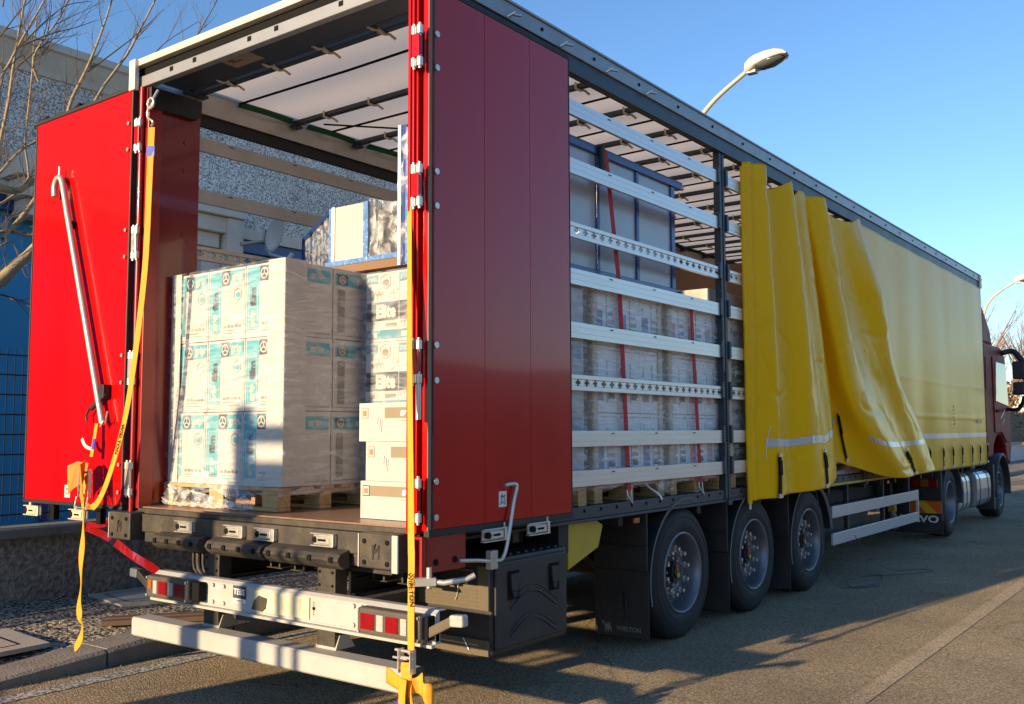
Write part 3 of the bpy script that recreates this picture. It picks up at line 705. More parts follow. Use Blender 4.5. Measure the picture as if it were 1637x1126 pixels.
# lamp bar
mb = MB(); mb.prism([(-.10, .545), (-.07, .545), (-.07, .685), (-.02, .685), (-.02, .69), (-.075, .692), (-.10, .675)], 'x', -2.05, .25)
mb.box(-2.05, .25, -.13, -.1005, .520, .535); mb.box(-2.05, .25, -.1, -.06, .535, .5445)
mb.box(-2.05, .25, -.101, -.066, .5446, .60)
lb = mb.build('lamp_bar', 'white', T, bevel=.003)
def tail_lamp(x0, rev):
    mb = MB(); mb.box(x0, x0+.42, -.18, -.103, .548, .678); b_ = mb.build('tail_lamp', 'lampbezel', lb, bevel=.014)
    seg = [('clearlens', .055), ('redlens', .10), ('clearlens', .06), ('redlens', .11)]
    seg = [('amber', .05)]+seg
    if rev: seg = seg[::-1]
    x = x0+.025
    for m_, w in seg:
        q = MB(); z0_ = .575 if m_ != 'amber' else .60
        q.box(x+.004, x+w-.012, -.184, -.179, z0_, .652)
        for k in range(5): q.box(x+.008, x+w-.016, -.186, -.1841, z0_+.006+.014*k, z0_+.013+.014*k) if z0_+.013+.014*k < .65 else None
        q.build('lens', m_, b_, bevel=.003); x += w
    q = MB()
    for dx in (.014, .406):
        for z in (.562, .665): q.cyl((x0+dx, -.181, z), (x0+dx, -.186, z), .008, 0, 8); q.cut()
    q.build('screw', 'zinc', b_)
tail_lamp(-2.02, False); tail_lamp(-.20, True)
MB().box(-1.59, -1.52, -.16, -.102, .56, .67).build('recess', 'ink', lb, bevel=.01)
MB().box(.225, .245, -.15, -.102, .56, .67).build('recess', 'ink', lb)
q = MB()
for x in (-1.46, -1.36, -.30, -.24):
    for z in (.565, .66): q.cyl((x, -.1015, z), (x, -.112, z), .012, 0, 10); q.cut()
q.build('bolt', 'white', lb)
q = MB(); q.quad((-1.22, -.1025, .64), (1, 0, 0), (0, 0, 1), .115, .07, 0); q.quad((-1.22, -.1030, .592), (1, 0, 0), (0, 0, 1), .115, .02, 1)
q.text('TEBS', (-1.22, -.1045, .642), (1, 0, 0), (0, 0, 1), .098, .034, 1, bold=.03); q.text('WABCO', (-1.215, -.1045, .592), (1, 0, 0), (0, 0, 1), .06, .012, 0, bold=.01)
q.build('sticker', ['charcoal', 'sticker'], lb)
q = MB().box(-1.09, -.63, -.108, -.1032, .553, .668); npl = q.build('number_plate', 'plate', lb, bevel=.003)
q = MB().box(-.80, -.70, -.1105, -.1085, .56, .66); q.build('plate_field', 'plate', npl)
q = MB(); q.prism([(-1.10, .56), (-1.08, .61), (-1.04, .64), (-.97, .63), (-.98, .575), (-1.01, .555)], 'y', -.1125, -.109); q.build('plate_patch', 'plate_dark', npl)
q = MB()
for dz, r in ((0, .010), (.018, .003), (.03, .003), (-.018, .003), (-.03, .003)): q.cyl((-.60, -.1035, .615+dz), (-.60, -.1045, .615+dz), r, 0, 10)
q.build('drain_hole', 'ink', lb)
# marker arms
for s_, x in ((1, .22), (-1, -2.03)):
    ar = MB(); ar.bar((x, -.13, .585), (x+.16*s_, -.12, .665), .03, .045); a_ = ar.build('marker_arm', 'plastic' if s_ < 0 else 'dust', lb, bevel=.006)
    MB().bar((x+.15*s_, -.12, .665), (x+.23*s_, -.12, .670), .05, .055).build('marker_lamp', 'clearlens' if s_ > 0 else 'pipe', a_, bevel=.01)
# underrun guard (white box section)
mb = MB(); mb.prism([(-.09, .27), (-.10, .28), (-.10, .375), (-.09, .385), (.02, .385), (.03, .375), (.03, .28), (.02, .27)], 'x', -2.29, .05)
ug = mb.build('underrun_bar', 'white', T, bevel=.004)
for x in (-1.62, -.62): MB().prism([(-.0, .386), (.14, .386), (.09, .46), (.03, .46)], 'x', x-.08, x+.08).build('bracket', 'alu_dull', ug)
MB().box(.0505, .062, -.10, .03, .27, .385).build('end_cap', 'blackdirty', ug)

# rear corner posts and header
mb = MB(); mb.box(-.035, .035, -.005, .10, 1.03, 3.93)
mb.box(-.02, -.004, -.022, -.0055, 1.05, 3.93); mb.box(.008, .022, -.022, -.0055, 1.05, 3.93)
mb.build('rear_post', 'red', T, bevel=.003)
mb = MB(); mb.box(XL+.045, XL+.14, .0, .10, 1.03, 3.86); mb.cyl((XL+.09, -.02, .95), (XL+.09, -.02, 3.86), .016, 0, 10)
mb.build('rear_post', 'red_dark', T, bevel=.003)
sp_ = MB().box(XL+.09, XL+.115, .101, .42, 1.07, 3.80).build('side_panel', 'red_shaded', T, bevel=.004)
q = MB()
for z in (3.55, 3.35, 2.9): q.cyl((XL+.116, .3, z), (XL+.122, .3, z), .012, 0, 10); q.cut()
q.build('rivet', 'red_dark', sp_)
MB().prism([(-.0, 3.72), (.36, 3.72), (.40, 3.76), (.40, 3.86), (0, 3.86)], 'x', XL+.118, XL+.16).build('corner_plate', 'chassis', T, bevel=.004)
hd = MB(); hd.box(XL-.02, .04, -.045, .02, 4.008, 4.055, 0); hd.box(XL, .03, .0, .02, 3.942, 4.007, 1); hd.box(XL, .03, -.02, .03, 3.865, 3.941, 2)
hb = hd.build('rear_header', ['cream', 'ink', 'alu_rail'], T, bevel=.004)
hb.data.materials[0] = M['cornice']
q = MB()
for x in (-2.15, -1.9, -1.35, -1.1, -.55): q.box(x, x+.035, -.0225, -.0205, 3.90, 3.93); q.cut()
q.build('slot', 'ink', hb)
MB().box(XL+.0, XL+.07, -.07, -.036, 3.84, 4.05).build('corner_cap', 'lamp', hb, bevel=.004)
MB().box(XL+.14, -.03, .031, .27, 3.905, 3.95).build('header_panel', 'darkrail', T)
q = MB().quad((-1.62, .15, 3.9045), (1, 0, 0), (0, -1, 0), .28, .13, 0, off=.001); q.quad((-1.66, .14, 3.9045), (1, 0, 0), (0, -1, 0), .10, .012, 1, off=.003); q.quad((-1.69, .115, 3.9045), (1, 0, 0), (0, -1, 0), .05, .014, 1, off=.003); q.build('header_label', ['taupe', 'charcoal'], T)
# roof rails
mb = MB(); mb.box(-.05, .045, .02, L_, 3.945, 4.045, 0); mb.box(-.03, .03, .02, L_, 3.835, 3.944, 1); mb.box(-.05, .056, .02, L_, 4.0452, 4.06, 0)
rr = mb.build('roof_rail', ['alu_rail', 'darkrail'], T, bevel=.003)
q = MB()
for k in range(23): q.cyl((.0455, .5+.6*k, 3.995), (.051, .5+.6*k, 3.995), .012, 0, 8); q.cut()
q.build('rail_bolt', 'ink', rr)
q = MB()
for k in range(4):
    y = .75+.55*k; q.bar((.046, y, 3.95), (.09, y+.02, 3.975), .02, .008); q.bar((.075, y+.02, 3.965), (.10, y+.06, 3.965), .02, .01); q.cut()
q.build('rail_hook', 'zinc', rr)
MB().box(.048, .06, L_-.12, L_, 3.84, 4.04).build('front_cap', 'lamp', rr)
mb = MB(); mb.box(XL, XL+.05, .03, L_, 3.90, 4.06, 0); mb.box(XL+.051, XL+.066, .42, L_, 3.815, 3.985, 0); mb.box(XL+.01, XL+.045, .42, L_, 3.73, 3.899, 1)
mb.build('roof_rail', ['alu_dull', 'black'], T, bevel=.003)
# roof bows
for k in range(20):
    y = (.32, .41)[k] if k < 2 else .62+.66*(k-1)
    mb = MB(); mb.box(XL+.07, -.055, y, y+.045, 3.93, 3.965); mb.box(XL+.07, XL+.13, y-.02, y+.065, 3.91, 3.929)
    bw = mb.build('roof_bow', 'darkrail', T, bevel=.003)
    q = MB()
    for x in (-2.1, -1.62, -1.14, -.66, -.25) if k < 13 else ():
        q.cut(); q.tube([(x, y-.012, 3.97), (x, y-.012, 3.925), (x+.02, y+.02, 3.915), (x+.03, y+.055, 3.925), (x+.05, y+.09, 3.90)], .009, 0, 6)
    q.cut(); q.build('clip', 'cream', bw) if q.v else None
    if 1 <= k:
        q = MB().tube([(XL+.1, y+.35, 3.955), (-1.3, y+.34, 3.94), (-.06, y+.35, 3.955)], .009, 0, 5); q.build('roof_cord', 'ink', T)
mb = MB()
def rf(u, v):
    y = .38+u*(L_-.43); x = XL+.06+v*2.45; k = (y-.62)/.66
    return Vector((x, y, 3.985-.012*math.sin(k*math.pi)**2+.01*noise.noise(Vector((x*2, y*1.5, 0)))))
mb.grid(rf, 160, 14); mb.build('roof_tarpaulin', 'rooftarp', T)
mb = MB()
for k in range(18):
    y = .66+.66*k; mb.add([smooth([(XL+.075, y+.1, 3.97), (XL+.13, y+.33, 3.955), (XL+.075, y+.6, 3.97)], 8)[i]+Vector((dx, 0, dz)) for i in range(9) for dx, dz in ((0, -.03), (.04, .0))], [(2*i, 2*i+1, 2*i+3, 2*i+2) for i in range(8)])
mb.build('green_edge_band', 'green', T, solid=.004)
MB().tube(smooth([(-2.3, 1.45, 3.95), (-1.9, 1.8, 3.93), (-1.6, 2.2, 3.945)], 8), .007).build('roof_cord', 'ink', T)
# front bulkhead
MB().box(XL+.02, -.02, L_-.06, L_, 1.0, 4.04).build('front_wall', 'alu_dull', T)
# side slats
def slat(x, y0, y1, z, perf=False, m='alu', out=1):
    mb = MB()
    if not perf:
        mb.box(x-.0125, x+.0125, y0, y1, z-.05, z+.05, 0)
        for dz in (-.018, .02): mb.box(x+out*.0126, x+out*.0134, y0+.002, y1-.002, z+dz-.0007, z+dz+.0007, 2)
        for k in range(int((y1-y0)/.6)): mb.box(x+out*.0136, x+out*.0142, y0+.3+.6*k, y0+.34+.6*k, z+.028, z+.036, 1)
    else:
        # top and bottom flanges with real cut key holes between
        mb.box(x-.0125, x+.0125, y0, y1, z+.022, z+.05, 0); mb.box(x-.0125, x+.0125, y0, y1, z-.05, z-.022, 0)
        n_ = int((y1-y0)/.103); st = (y1-y0)/n_
        for k in range(n_):
            ya = y0+st*k; mb.box(x-.006, x+.006, ya, ya+st*.42, z-.0219, z+.0219, 0)
            mb.box(x-.006, x+.006, ya+st*.42, ya+st*.58, z+.007, z+.0219, 0); mb.box(x-.006, x+.006, ya+st*.42, ya+st*.58, z-.0219, z-.007, 0)
            mb.box(x-.006, x+.006, ya+st*.82, ya+st, z+.007, z+.0219, 0); mb.box(x-.006, x+.006, ya+st*.82, ya+st, z-.0219, z-.007, 0)
    return mb.build('side_slat', [m, 'charcoal', 'alu_dull'], T, bevel=.002)
for i, (a, b) in enumerate(((.42, 3.64), (3.82, 7.0))):
    for z, pf in ((3.62, 0), (3.235, 0), (2.82, 1), (2.52, 0), (2.178, 0), (1.845, 1), (1.49, 0), (1.24, 0)):
        slat(0.0, a, b, z, pf, 'alu')
for a, b in ((.42, 3.64), (3.82, 7.0)):
    for z, pf in ((3.60, 0), (3.225, 0), (2.81, 1), (2.45, 0), (2.1, 0), (1.75, 1), (1.4, 0)):
        slat(XL+.03, a, b, z, pf, 'alu_dull', 1)
# intermediate posts
for x, yy in ((.0, 3.73), (.0, 7.3), (XL+.04, 3.73)):
    mb = MB(); mb.box(x-.045, x+.012, yy-.045, yy-.008, .985, 3.90); mb.box(x-.045, x+.012, yy+.012, yy+.05, .985, 3.90); mb.box(x-.045, x-.02, yy-.0079, yy+.0119, 1.0, 3.9)
    po = mb.build('side_post', 'darkrail', T, bevel=.003)
    q = MB()
    for z in (3.62, 3.235, 2.82, 2.52, 2.178, 1.845, 1.49, 1.24):
        for s_ in (-1, 1): q.prism([(yy+s_*.055, z-.055), (yy+s_*.095, z-.045), (yy+s_*.095, z+.07), (yy+s_*.08, z+.09), (yy+s_*.055, z+.09)], 'x', x-.02, x+.026); q.cut()
    q.build('slat_holder', 'darkrail', po, bevel=.003)
    q = MB()
    for k in range(26): q.box(x+.0125, x+.018, yy-.03, yy-.014, 1.45+.022*k, 1.462+.022*k)
    q.build('ratchet_strip', 'ink', po)
    MB().box(x-.03, x+.03, yy-.03, yy+.04, .94, .984).build('post_foot', 'darkrail', po, bevel=.004)

# rear doors
def pictogram(c, u, parent):
    c = Vector(c); v = Vector((0, 0, 1)); u = Vector(u); q = MB(); q.quad(c, u, v, .07, .085, 0)
    for pts in ([(-.02, -.02), (-.01, .0), (-.018, .022), (0, .01)], [(.02, .025), (.01, .005), (.022, -.012), (.012, -.028)], [(-.024, -.03), (.0, -.012), (.02, -.03)], [(-.005, .03), (.0, .012), (.012, .018)]):
        for a, b in zip(pts[:-1], pts[1:]):
            n_ = u.cross(v)*.0025; q.bar(c+u*a[0]+v*a[1]+n_, c+u*b[0]+v*b[1]+n_, .003, .0008, 1, up=tuple(u.cross(v)))
    q.build('safety_sticker', ['sticker', 'ink'], parent)
def hinge(c, axis_u, parent, redmid=True):
    c = Vector(c); q = MB()
    for dz in (-.085, .085):
        for dx in (-.02, .02): q.cyl(c+Vector(axis_u)*dx+Vector((0, 0, dz-.022)), c+Vector(axis_u)*dx+Vector((0, 0, dz+.022)), .017, 0, 10)
        for dx in (-.02, .02): q.cyl(c+Vector(axis_u)*dx+Vector((0, 0, dz-.035)), c+Vector(axis_u)*dx+Vector((0, 0, dz+.035)), .008, 0, 8)
    q.bar(c-Vector(axis_u)*.025+Vector((0, 0, 0)), c+Vector(axis_u)*.025, .03, .12, 1)
    return q.build('hinge', ['zinc', 'red' if redmid else 'zinc'], parent, bevel=.002)
# right door folded against the side
D1 = MB()
for a, b in ((.045, .475), (.477, .90), (.902, 1.315)):
    D1.box(.062, .092, a, b, 1.05, 3.86)
d1 = D1.build('rear_door', 'red', T, bevel=.0015, label='rear door folded flat against the trailer side, in shade')
q = MB(); q.box(.05, .086, .02, .044, 1.045, 3.885, 0); q.box(.0862, .0915, .018, .044, 1.045, 3.885, 1); q.build('door_edge', ['red', 'taupe'], d1, bevel=.002)
q = MB(); q.box(.062, .098, .02, 1.325, 1.015, 1.049); q.box(.062, .094, .045, 1.325, 3.861, 3.885); q.box(.062, .094, 1.316, 1.326, 1.05, 3.86); q.box(.0925, .097, .046, .056, 1.05, 3.86); q.build('rubber_seal', 'black', d1, bevel=.004)
for z in (3.52, 2.79, 1.89, 1.20):
    h_ = hinge((.055, -.035, z), (1, 0, 0), d1)
    q = MB()
    for dz in (-.09, .09): q.cyl((.0925, .075, z+dz), (.101, .075, z+dz), .017, 0, 10); q.cut()
    q.build('hinge_bolt', 'zinc', h_)
q = MB().cyl((.07, -.03, 1.60), (.07, -.03, 1.78), .014, 0, 10); q.build('lock_pin', 'zinc', d1)
pictogram((.092, .63, 1.17), (0, 1, 0), d1)
for y, r in ((.55, .11), (.96, .11)):
    latch((.085, y, .985), (0, 1, 0), .2, ('zinc', 'ink'), (1, 0, 0), d1)
    MB().cyl((.09, y+.09, .985), (.09, y+.09, 1.045), .012, 0, 8).build('latch_pin', 'zinc', d1)
q = MB().tube(smooth([(.06, .30, .87), (.075, .42, .86), (.09, .56, .845), (.115, .62, .88), (.115, .70, 1.15), (.115, .73, 1.235), (.11, .70, 1.25), (.10, .64, 1.245)], 30), .011, 0, 10); q.build('crank_handle', 'zinc', T)
MB().box(.06, .10, .52, .58, .80, .90).build('crank_clip', 'alu_dull', T, bevel=.004)
# red lower bracket and lever
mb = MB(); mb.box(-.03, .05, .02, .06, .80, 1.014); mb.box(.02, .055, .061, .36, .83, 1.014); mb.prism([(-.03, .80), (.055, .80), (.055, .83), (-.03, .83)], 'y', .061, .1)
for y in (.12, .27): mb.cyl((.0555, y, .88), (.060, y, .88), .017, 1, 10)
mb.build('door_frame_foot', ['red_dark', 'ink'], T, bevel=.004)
q = MB(); q.bar((.02, -.05, .80), (.12, .05, .80), .05, .04); q.tube([(.10, .04, .80), (.16, .06, .795), (.24, .14, .81), (.27, .17, .83)], .014, 0, 10); q.cyl((.10, .02, .77), (.10, .02, .87), .014, 0, 8)
q.build('release_lever', 'zinc', T, bevel=.003)
# left door opened square to the side, sunlit
D2 = MB(); D2.box(-3.785, XL+.03, -.055, -.02, 1.062, 3.845)
d2 = D2.build('rear_door', 'red', T, bevel=.002, label='rear door standing open to the left, sunlit')
q = MB(); q.box(-3.80, XL+.045, -.062, -.012, 3.8455, 3.875); q.box(-3.80, XL+.045, -.062, -.012, 1.035, 1.0615); q.box(XL+.0305, XL+.045, -.062, -.012, 1.062, 3.845); q.box(-3.80, -3.7855, -.062, -.012, 1.062, 3.845); q.build('rubber_seal', 'black', d2, bevel=.006)
for z in (3.53, 2.80, 1.96, 1.24): hinge((XL+.075, -.035, z), (1, 0, 0), d2, z > 3)
for z in (3.53, 2.80, 1.96, 1.24):
    q = MB()
    for dz in (-.09, .09): q.cyl((XL+.0, -.0625, z+dz), (XL+.0, -.067, z+dz), .013, 0, 10); q.cut()
    q.build('hinge_bolt', 'zinc', d2)
pictogram((-3.19, -.056, 1.135), (1, 0, 0), d2)
for x in (-3.62, -3.0): latch((x, -.06, .985), (1, 0, 0), .2, ('cream', 'ink'), (0, -1, 0), d2)
q = MB()
for x in (-3.62, -3.0): q.cyl((x-.06, -.06, .99), (x-.06, -.06, 1.04), .012, 0, 8); q.cut()
q.build('latch_pin', 'cream', d2)
q = MB()
for x in (-3.38, -2.78): q.box(x-.025, x+.025, -.06, -.02, .93, 1.034); q.cut()
q.build('latch_bracket', 'ink', d2)
q = MB()
for a, b in (((-3.84, -.04, 3.84), (-3.70, -.02, 3.90)), ((-3.3, -.03, 3.876), (-3.22, -.03, 3.90))): q.bar(a, b, .03, .02)
q.build('door_stay', 'ink', d2)

# wheels
def tyre_prof(): return [(-.15, .29), (-.155, .36), (-.15, .44), (-.12, .478), (-.06, .488), (.06, .488), (.12, .478), (.15, .44), (.155, .36), (.15, .29), (.13, .28), (-.13, .28), (-.15, .29)]
def make_wheel(c, parent, s_=1, driven=False):
    c = Vector(c)
    w = MB().lathe([(s_*a, r) for a, r in tyre_prof()], c, 'x', 0, 48)
    for k in (-.07, -.025, .025, .07): w.lathe([(k-.004, .4895), (k+.004, .4895)], c, 'x', 1, 48)
    w.lathe([(s_*.1525, .345), (s_*.158, .35), (s_*.1525, .355)], c, 'x', 0, 48); w.lathe([(s_*.150, .405), (s_*.157, .41), (s_*.150, .415)], c, 'x', 0, 48)
    ty = w.build('wheel', ['tyre', 'ink'], parent)
    r = MB()
    if not driven:
        r.lathe([(s_*.150, .300), (s_*.162, .292), (s_*.150, .280), (s_*.10, .268), (s_*.03, .262), (s_*.0, .25), (s_*.0, .235), (s_*.045, .215), (s_*.055, .19), (s_*.055, .13), (s_*.045, .125)], c, 'x', 0, 48)
        rm = r.build('rim', ['rim'], ty)
        r = MB()
        for k in range(10):
            a = 2*math.pi*k/10+.2; p = c+Vector((s_*.055, math.cos(a)*.167, math.sin(a)*.167))
            r.cyl(p, p+Vector((s_*.03, 0, 0)), .023, 0, 12); r.cyl(p+Vector((s_*.0301, 0, 0)), p+Vector((s_*.062, 0, 0)), .015, 0, 8); r.cut()
        r.build('wheel_nut', 'zinc', rm)
        h = MB(); h.cyl(c+Vector((s_*.0, 0, 0)), c+Vector((s_*.06, 0, 0)), .122, 0, 28); h.cyl(c+Vector((s_*.0601, 0, 0)), c+Vector((s_*.10, 0, 0)), .075, 0, 20); h.cyl(c+Vector((s_*.1001, 0, 0)), c+Vector((s_*.112, 0, 0)), .05, 0, 20)
        for k in range(8):
            a = 2*math.pi*k/8; p = c+Vector((s_*.0602, math.cos(a)*.098, math.sin(a)*.098)); h.cyl(p, p+Vector((s_*.014, 0, 0)), .010, 3, 8)
        x_ = c+Vector((s_*.1125, 0, 0)); h.bar(x_+Vector((0, -.02, .055)), x_+Vector((0, -.005, .005)), .004, .035, 1); h.cyl(x_+Vector((0, 0, -.022)), x_+Vector((s_*.004, 0, -.022)), .02, 2, 12)
        h.build('hub', ['hub', 'redlens', 'yellow', 'zinc'], rm)
    else:
        r.lathe([(s_*.150, .300), (s_*.16, .290), (s_*.145, .278), (s_*.05, .265), (-s_*.05, .24), (-s_*.07, .15), (-s_*.02, .13), (-s_*.02, .0)], c, 'x', 0, 48); r.build('rim', ['rim'], ty)
    return ty
WY = (3.0, 4.32, 5.64)
for y in WY:
    for x, s_ in ((-.185, 1), (XL+.185, -1)): make_wheel((x, y, .486), T, s_)
    MB().cyl((XL+.35, y, .486), (-.35, y, .486), .075, n=14).build('axle', 'chassis', T)
    for x in (-1.85, -.7):
        MB().bar((x, y-.45, .70), (x, y+.05, .42), .09, .08).build('trailing_arm', 'chassis', T)
        MB().cyl((x, y+.35, .5), (x, y+.35, .8), .13, n=16).build('air_spring', 'black', T)
def mudguard(y, x0, x1):
    r = .56; mb = MB(); a0, a1 = R(72 if y < WY[2] else 8), R(196)
    for rr_ in (r, r+.012): mb.lathe([(x0, rr_), (x1, rr_)], (0, y, .47), 'x', 0, 26, (a0, a1))
    a1_ = math.pi-R(2)
    g = mb.build('mudguard', 'plastic', T)
    q = MB(); q.lathe([(x1-.004, r-.022), (x1+.006, r-.005), (x1+.006, r+.014)], (0, y, .47), 'x', 0, 26, (a0, a1)); q.build('guard_lip', 'pipe', g)
    return g
for y in WY:
    mudguard(y, -.42, .0); mudguard(y, XL, XL+.42)
    # rear skirt and flap
    mb = MB(); mb.box(-.44, -.0, y-.60, y-.585, .56, .97); mb.box(-.44, -.0, y-.615, y-.6005, .72, .735); mb.build('guard_skirt', 'plastic', T, bevel=.006)
    f = MB().box(-.44, -.0, y-.585, y-.577, .09, .558).build('mud_flap', 'plastic', T, bevel=.003)
    q = MB()
    for k in range(22):
        random.seed(k+int(y*10)); xx = -.42+.4*random.random(); z1 = random.uniform(.35, .555); z0 = z1-random.uniform(.1, .3)
        q.box(xx, xx+random.uniform(.003, .010), y-.5862, y-.5855, max(.12, z0), z1)
    q.build('dirt_streak', 'chassis' if y > 4 else 'fence', f)
    if y == WY[0]:
        q = MB(); q.text('WIELTON', (-.165, y-.5855, .15), (1, 0, 0), (0, 0, 1), .20, .032, bold=.02)
        c = Vector((-.335, y-.5875, .155))   # walking camel silhouette
        q.prism([(c.x-.045, c.z+.035), (c.x-.028, c.z+.03), (c.x-.02, c.z+.0), (c.x-.008, c.z+.03), (c.x+.002, c.z+.008), (c.x+.014, c.z+.03), (c.x+.028, c.z+.0), (c.x+.036, c.z-.04), (c.x+.028, c.z-.04), (c.x+.018, c.z-.012), (c.x+.008, c.z-.04), (c.x+.0, c.z-.04), (c.x-.004, c.z-.012), (c.x-.014, c.z-.04), (c.x-.022, c.z-.04), (c.x-.02, c.z-.01), (c.x-.032, c.z+.012), (c.x-.048, c.z+.024)], 'y', c.y, c.y+.001)
        q.build('lettering', 'printgrey', f)
# wheel chock
mb = MB(); mb.prism([(1.50, .67), (1.86, .78), (1.92, .92), (1.83, .962), (1.50, .962)], 'x', -.30, -.06, 0)
ck = mb.build('wheel_chock', 'yellow', T, bevel=.006)
q = MB()
for i in range(3):
    for k in range(5): q.bar((-.30+.0+i*.08+.02, 1.497, .70+.05*k), (-.30+i*.08+.06, 1.497, .72+.05*k), .004, .02); q.cut()
q.build('slot', 'ink', ck)
MB().box(-.32, -.05, 1.38, 1.49, .78, .965).build('chock_holder', 'black', T)
# amber side marker
MB().box(.002, .02, 2.20, 2.27, .91, .945).build('side_marker', 'amber', T, bevel=.004)
MB().box(.002, .02, 8.1, 8.17, .91, .945).build('side_marker', 'amber', T, bevel=.004)

# toolbox
tb = MB(); tb.box(-.60, .02, .62, 1.36, .31, .84); tbx = tb.build('toolbox', 'plastic', T, bevel=.015)
q = MB(); q.box(.0205, .036, .64, 1.34, .345, .815)
q.build('lid', 'plastic', tbx, bevel=.012)
q = MB(); sw = [(.70+.6*t, .56+.07*math.sin((t-.15)*5.2)) for t in [i/24 for i in range(25)]]
for dz, r_ in ((0, .007), (-.15, .006), (.035, .004), (-.12, .004)):
    q.tube([(.0365, y, z+dz) for y, z in sw[3:22]], r_, 0, 6)
q.ring((.037, 1.02, .47), (0, 1, 0), (0, 0, 1), .05, .006, 0)
q.build('lid_relief', 'plastic', tbx)
for y in (.80, 1.20):
    q = MB(); q.box(.0365, .0375, y-.055, y+.055, .60, .76, 0); q.prism([(y-.04, .745), (y+.04, .745), (y+.028, .65), (y-.028, .65)], 'x', .038, .052, 1); q.prism([(y-.024, .645), (y+.024, .645), (y+.01, .615), (y-.01, .615)], 'x', .038, .050, 1)
    q.build('lid_latch', ['ink', 'plastic'], tbx, bevel=.003)
q = MB()
for k in range(9): q.box(-.58, .0, .66+.075*k, .69+.075*k, .8405, .852); q.cut()
q.build('top_rib', 'plastic', tbx, bevel=.003)
q = MB(); q.box(-.06, .015, .600, .619, .56, .80); q.box(-.50, -.0605, .604, .619, .56, .69); q.box(-.48, -.40, .604, .619, .6905, .76); q.box(-.40, -.1, .606, .619, .765, .775)
for k in range(5): q.box(-.50, -.061, .600, .6035, .575+.022*k, .583+.022*k)
q.box(-.5, .01, .604, .619, .315, .40); q.build('end_rib', 'dust', tbx, bevel=.003)
q = MB(); q.tube(smooth([(-.24, .6, .70), (-.20, .597, .69), (-.205, .597, .63), (-.22, .597, .60)], 8), .004); q.tube([(-.16, .597, .40), (-.12, .597, .34)], .004); q.build('cable', 'zinc', tbx)
# side guards, landing legs
sg = MB(); sg.box(-.065, -.04, 6.35, 9.62, .635, .755); sg.box(-.065, -.04, 6.35, 9.62, .36, .48); sg.box(-.068, -.038, 9.621, 9.66, .355, .76)
sgo = sg.build('side_guard', 'alu_rail', T, bevel=.004)
sgo.data.materials[0] = M['reflect']
for y in (6.9, 8.2, 9.3): MB().box(-.11, -.066, y, y+.05, .36, .985).build('guard_post', 'chassis', sgo)
for x in (-.55, -2.0):
    lg = MB(); lg.box(x-.06, x+.06, 10.0, 10.12, .45, .98); lg.box(x-.045, x+.045, 10.015, 10.105, .22, .449); lg.box(x-.11, x+.11, 9.94, 10.18, .195, .219); lg.build('landing_leg', 'chassis', T)
MB().box(-2.3, -.25, 6.6, 8.2, .35, .6).build('pallet_box', 'chassis', T)
MB().box(-.30, -.22, 9.2, 9.3, .50, .60).build('valve', 'yellow', T)

# ---------------- yellow curtain
ROWZ = [0, .3, .55, .75, 1]
def colm(yt, xt, yb, xb, zb=.98, zt=3.84, mid=None, bul=0):
    c = []
    for r_ in ROWZ:
        e = r_**1.15
        c.append(Vector((xt+(xb-xt)*r_+bul*math.sin(r_*math.pi), yt+(yb-yt)*e, zt+(zb-zt)*r_)))
    if mid:
        for k, (x, y, z) in mid.items(): c[k] = Vector((x, y, z))
    return c
CC = [colm(4.10, .03, 4.08, .03, .955), colm(4.14, .09, 4.12, .08, .955), colm(4.20, .06, 4.20, .07, .96, 3.84), colm(4.34, .14, 4.40, .17, .965, 3.84, bul=.03), colm(4.50, .04, 4.62, .15, .98, 3.74, bul=-.02), colm(4.70, .035, 4.82, .13, .98, 3.72, bul=.01),
      colm(4.92, .15, 5.04, .20, .99, 3.82, bul=.06), colm(5.06, .09, 5.30, .22, .995, 3.84, bul=.05), colm(5.24, .035, 5.58, .20, 1.00, 3.76, bul=.02), colm(5.38, .05, 5.88, .16, 1.06, bul=.05), colm(5.50, .06, 6.10, .08, 1.16, bul=.03),
      colm(5.54, .03, 6.02, .03, 1.17), colm(5.58, .03, 6.2, .03, 1.2), colm(5.62, .03, 6.4, .03, 1.2),
      colm(5.68, .06, 7.35, .20, 1.03, mid={1: (.13, 5.80, 3.0), 2: (.20, 5.98, 2.3), 3: (.24, 6.26, 1.72)}),
      colm(5.84, .15, 7.75, .30, 1.00, mid={1: (.22, 6.0, 3.0), 2: (.27, 6.22, 2.3), 3: (.31, 6.7, 1.62)}),
      colm(6.10, .04, 8.05, .30, 1.00, 3.80, mid={1: (.12, 6.28, 3.0), 2: (.22, 6.6, 2.3), 3: (.28, 7.2, 1.6)}),
      colm(6.35, .06, 8.45, .26, 1.01, 3.74, mid={1: (.16, 6.6, 3.0), 2: (.26, 7.0, 2.3), 3: (.25, 7.75, 1.6)}),
      colm(6.65, .13, 8.85, .30, 1.02, 3.74, mid={1: (.32, 6.95, 3.0), 2: (.31, 7.4, 2.25), 3: (.27, 8.25, 1.6)}),
      colm(7.00, .12, 9.35, .24, 1.03, mid={1: (.27, 7.22, 3.0), 2: (.23, 7.75, 2.25), 3: (.22, 8.75, 1.62)}),
      colm(7.25, .05, 9.30, .10, 1.04, mid={1: (.08, 7.45, 3.0), 2: (.07, 8.0, 2.3), 3: (.08, 8.9, 1.62)}),
      colm(7.5, .045, 8.9, .04, 1.02), colm(8.2, .042, 8.9, .04, 1.0), colm(9.1, .044, 9.3, .04, 1.0)]
yy = 9.8
while yy < 13.6:
    CC.append(colm(yy, .044, yy+.05, .03 if int(yy*2) % 2 else .05, .985)); yy += .62
CC.append(colm(13.58, .044, 13.58, .03, .985))
NC = len(CC)-1
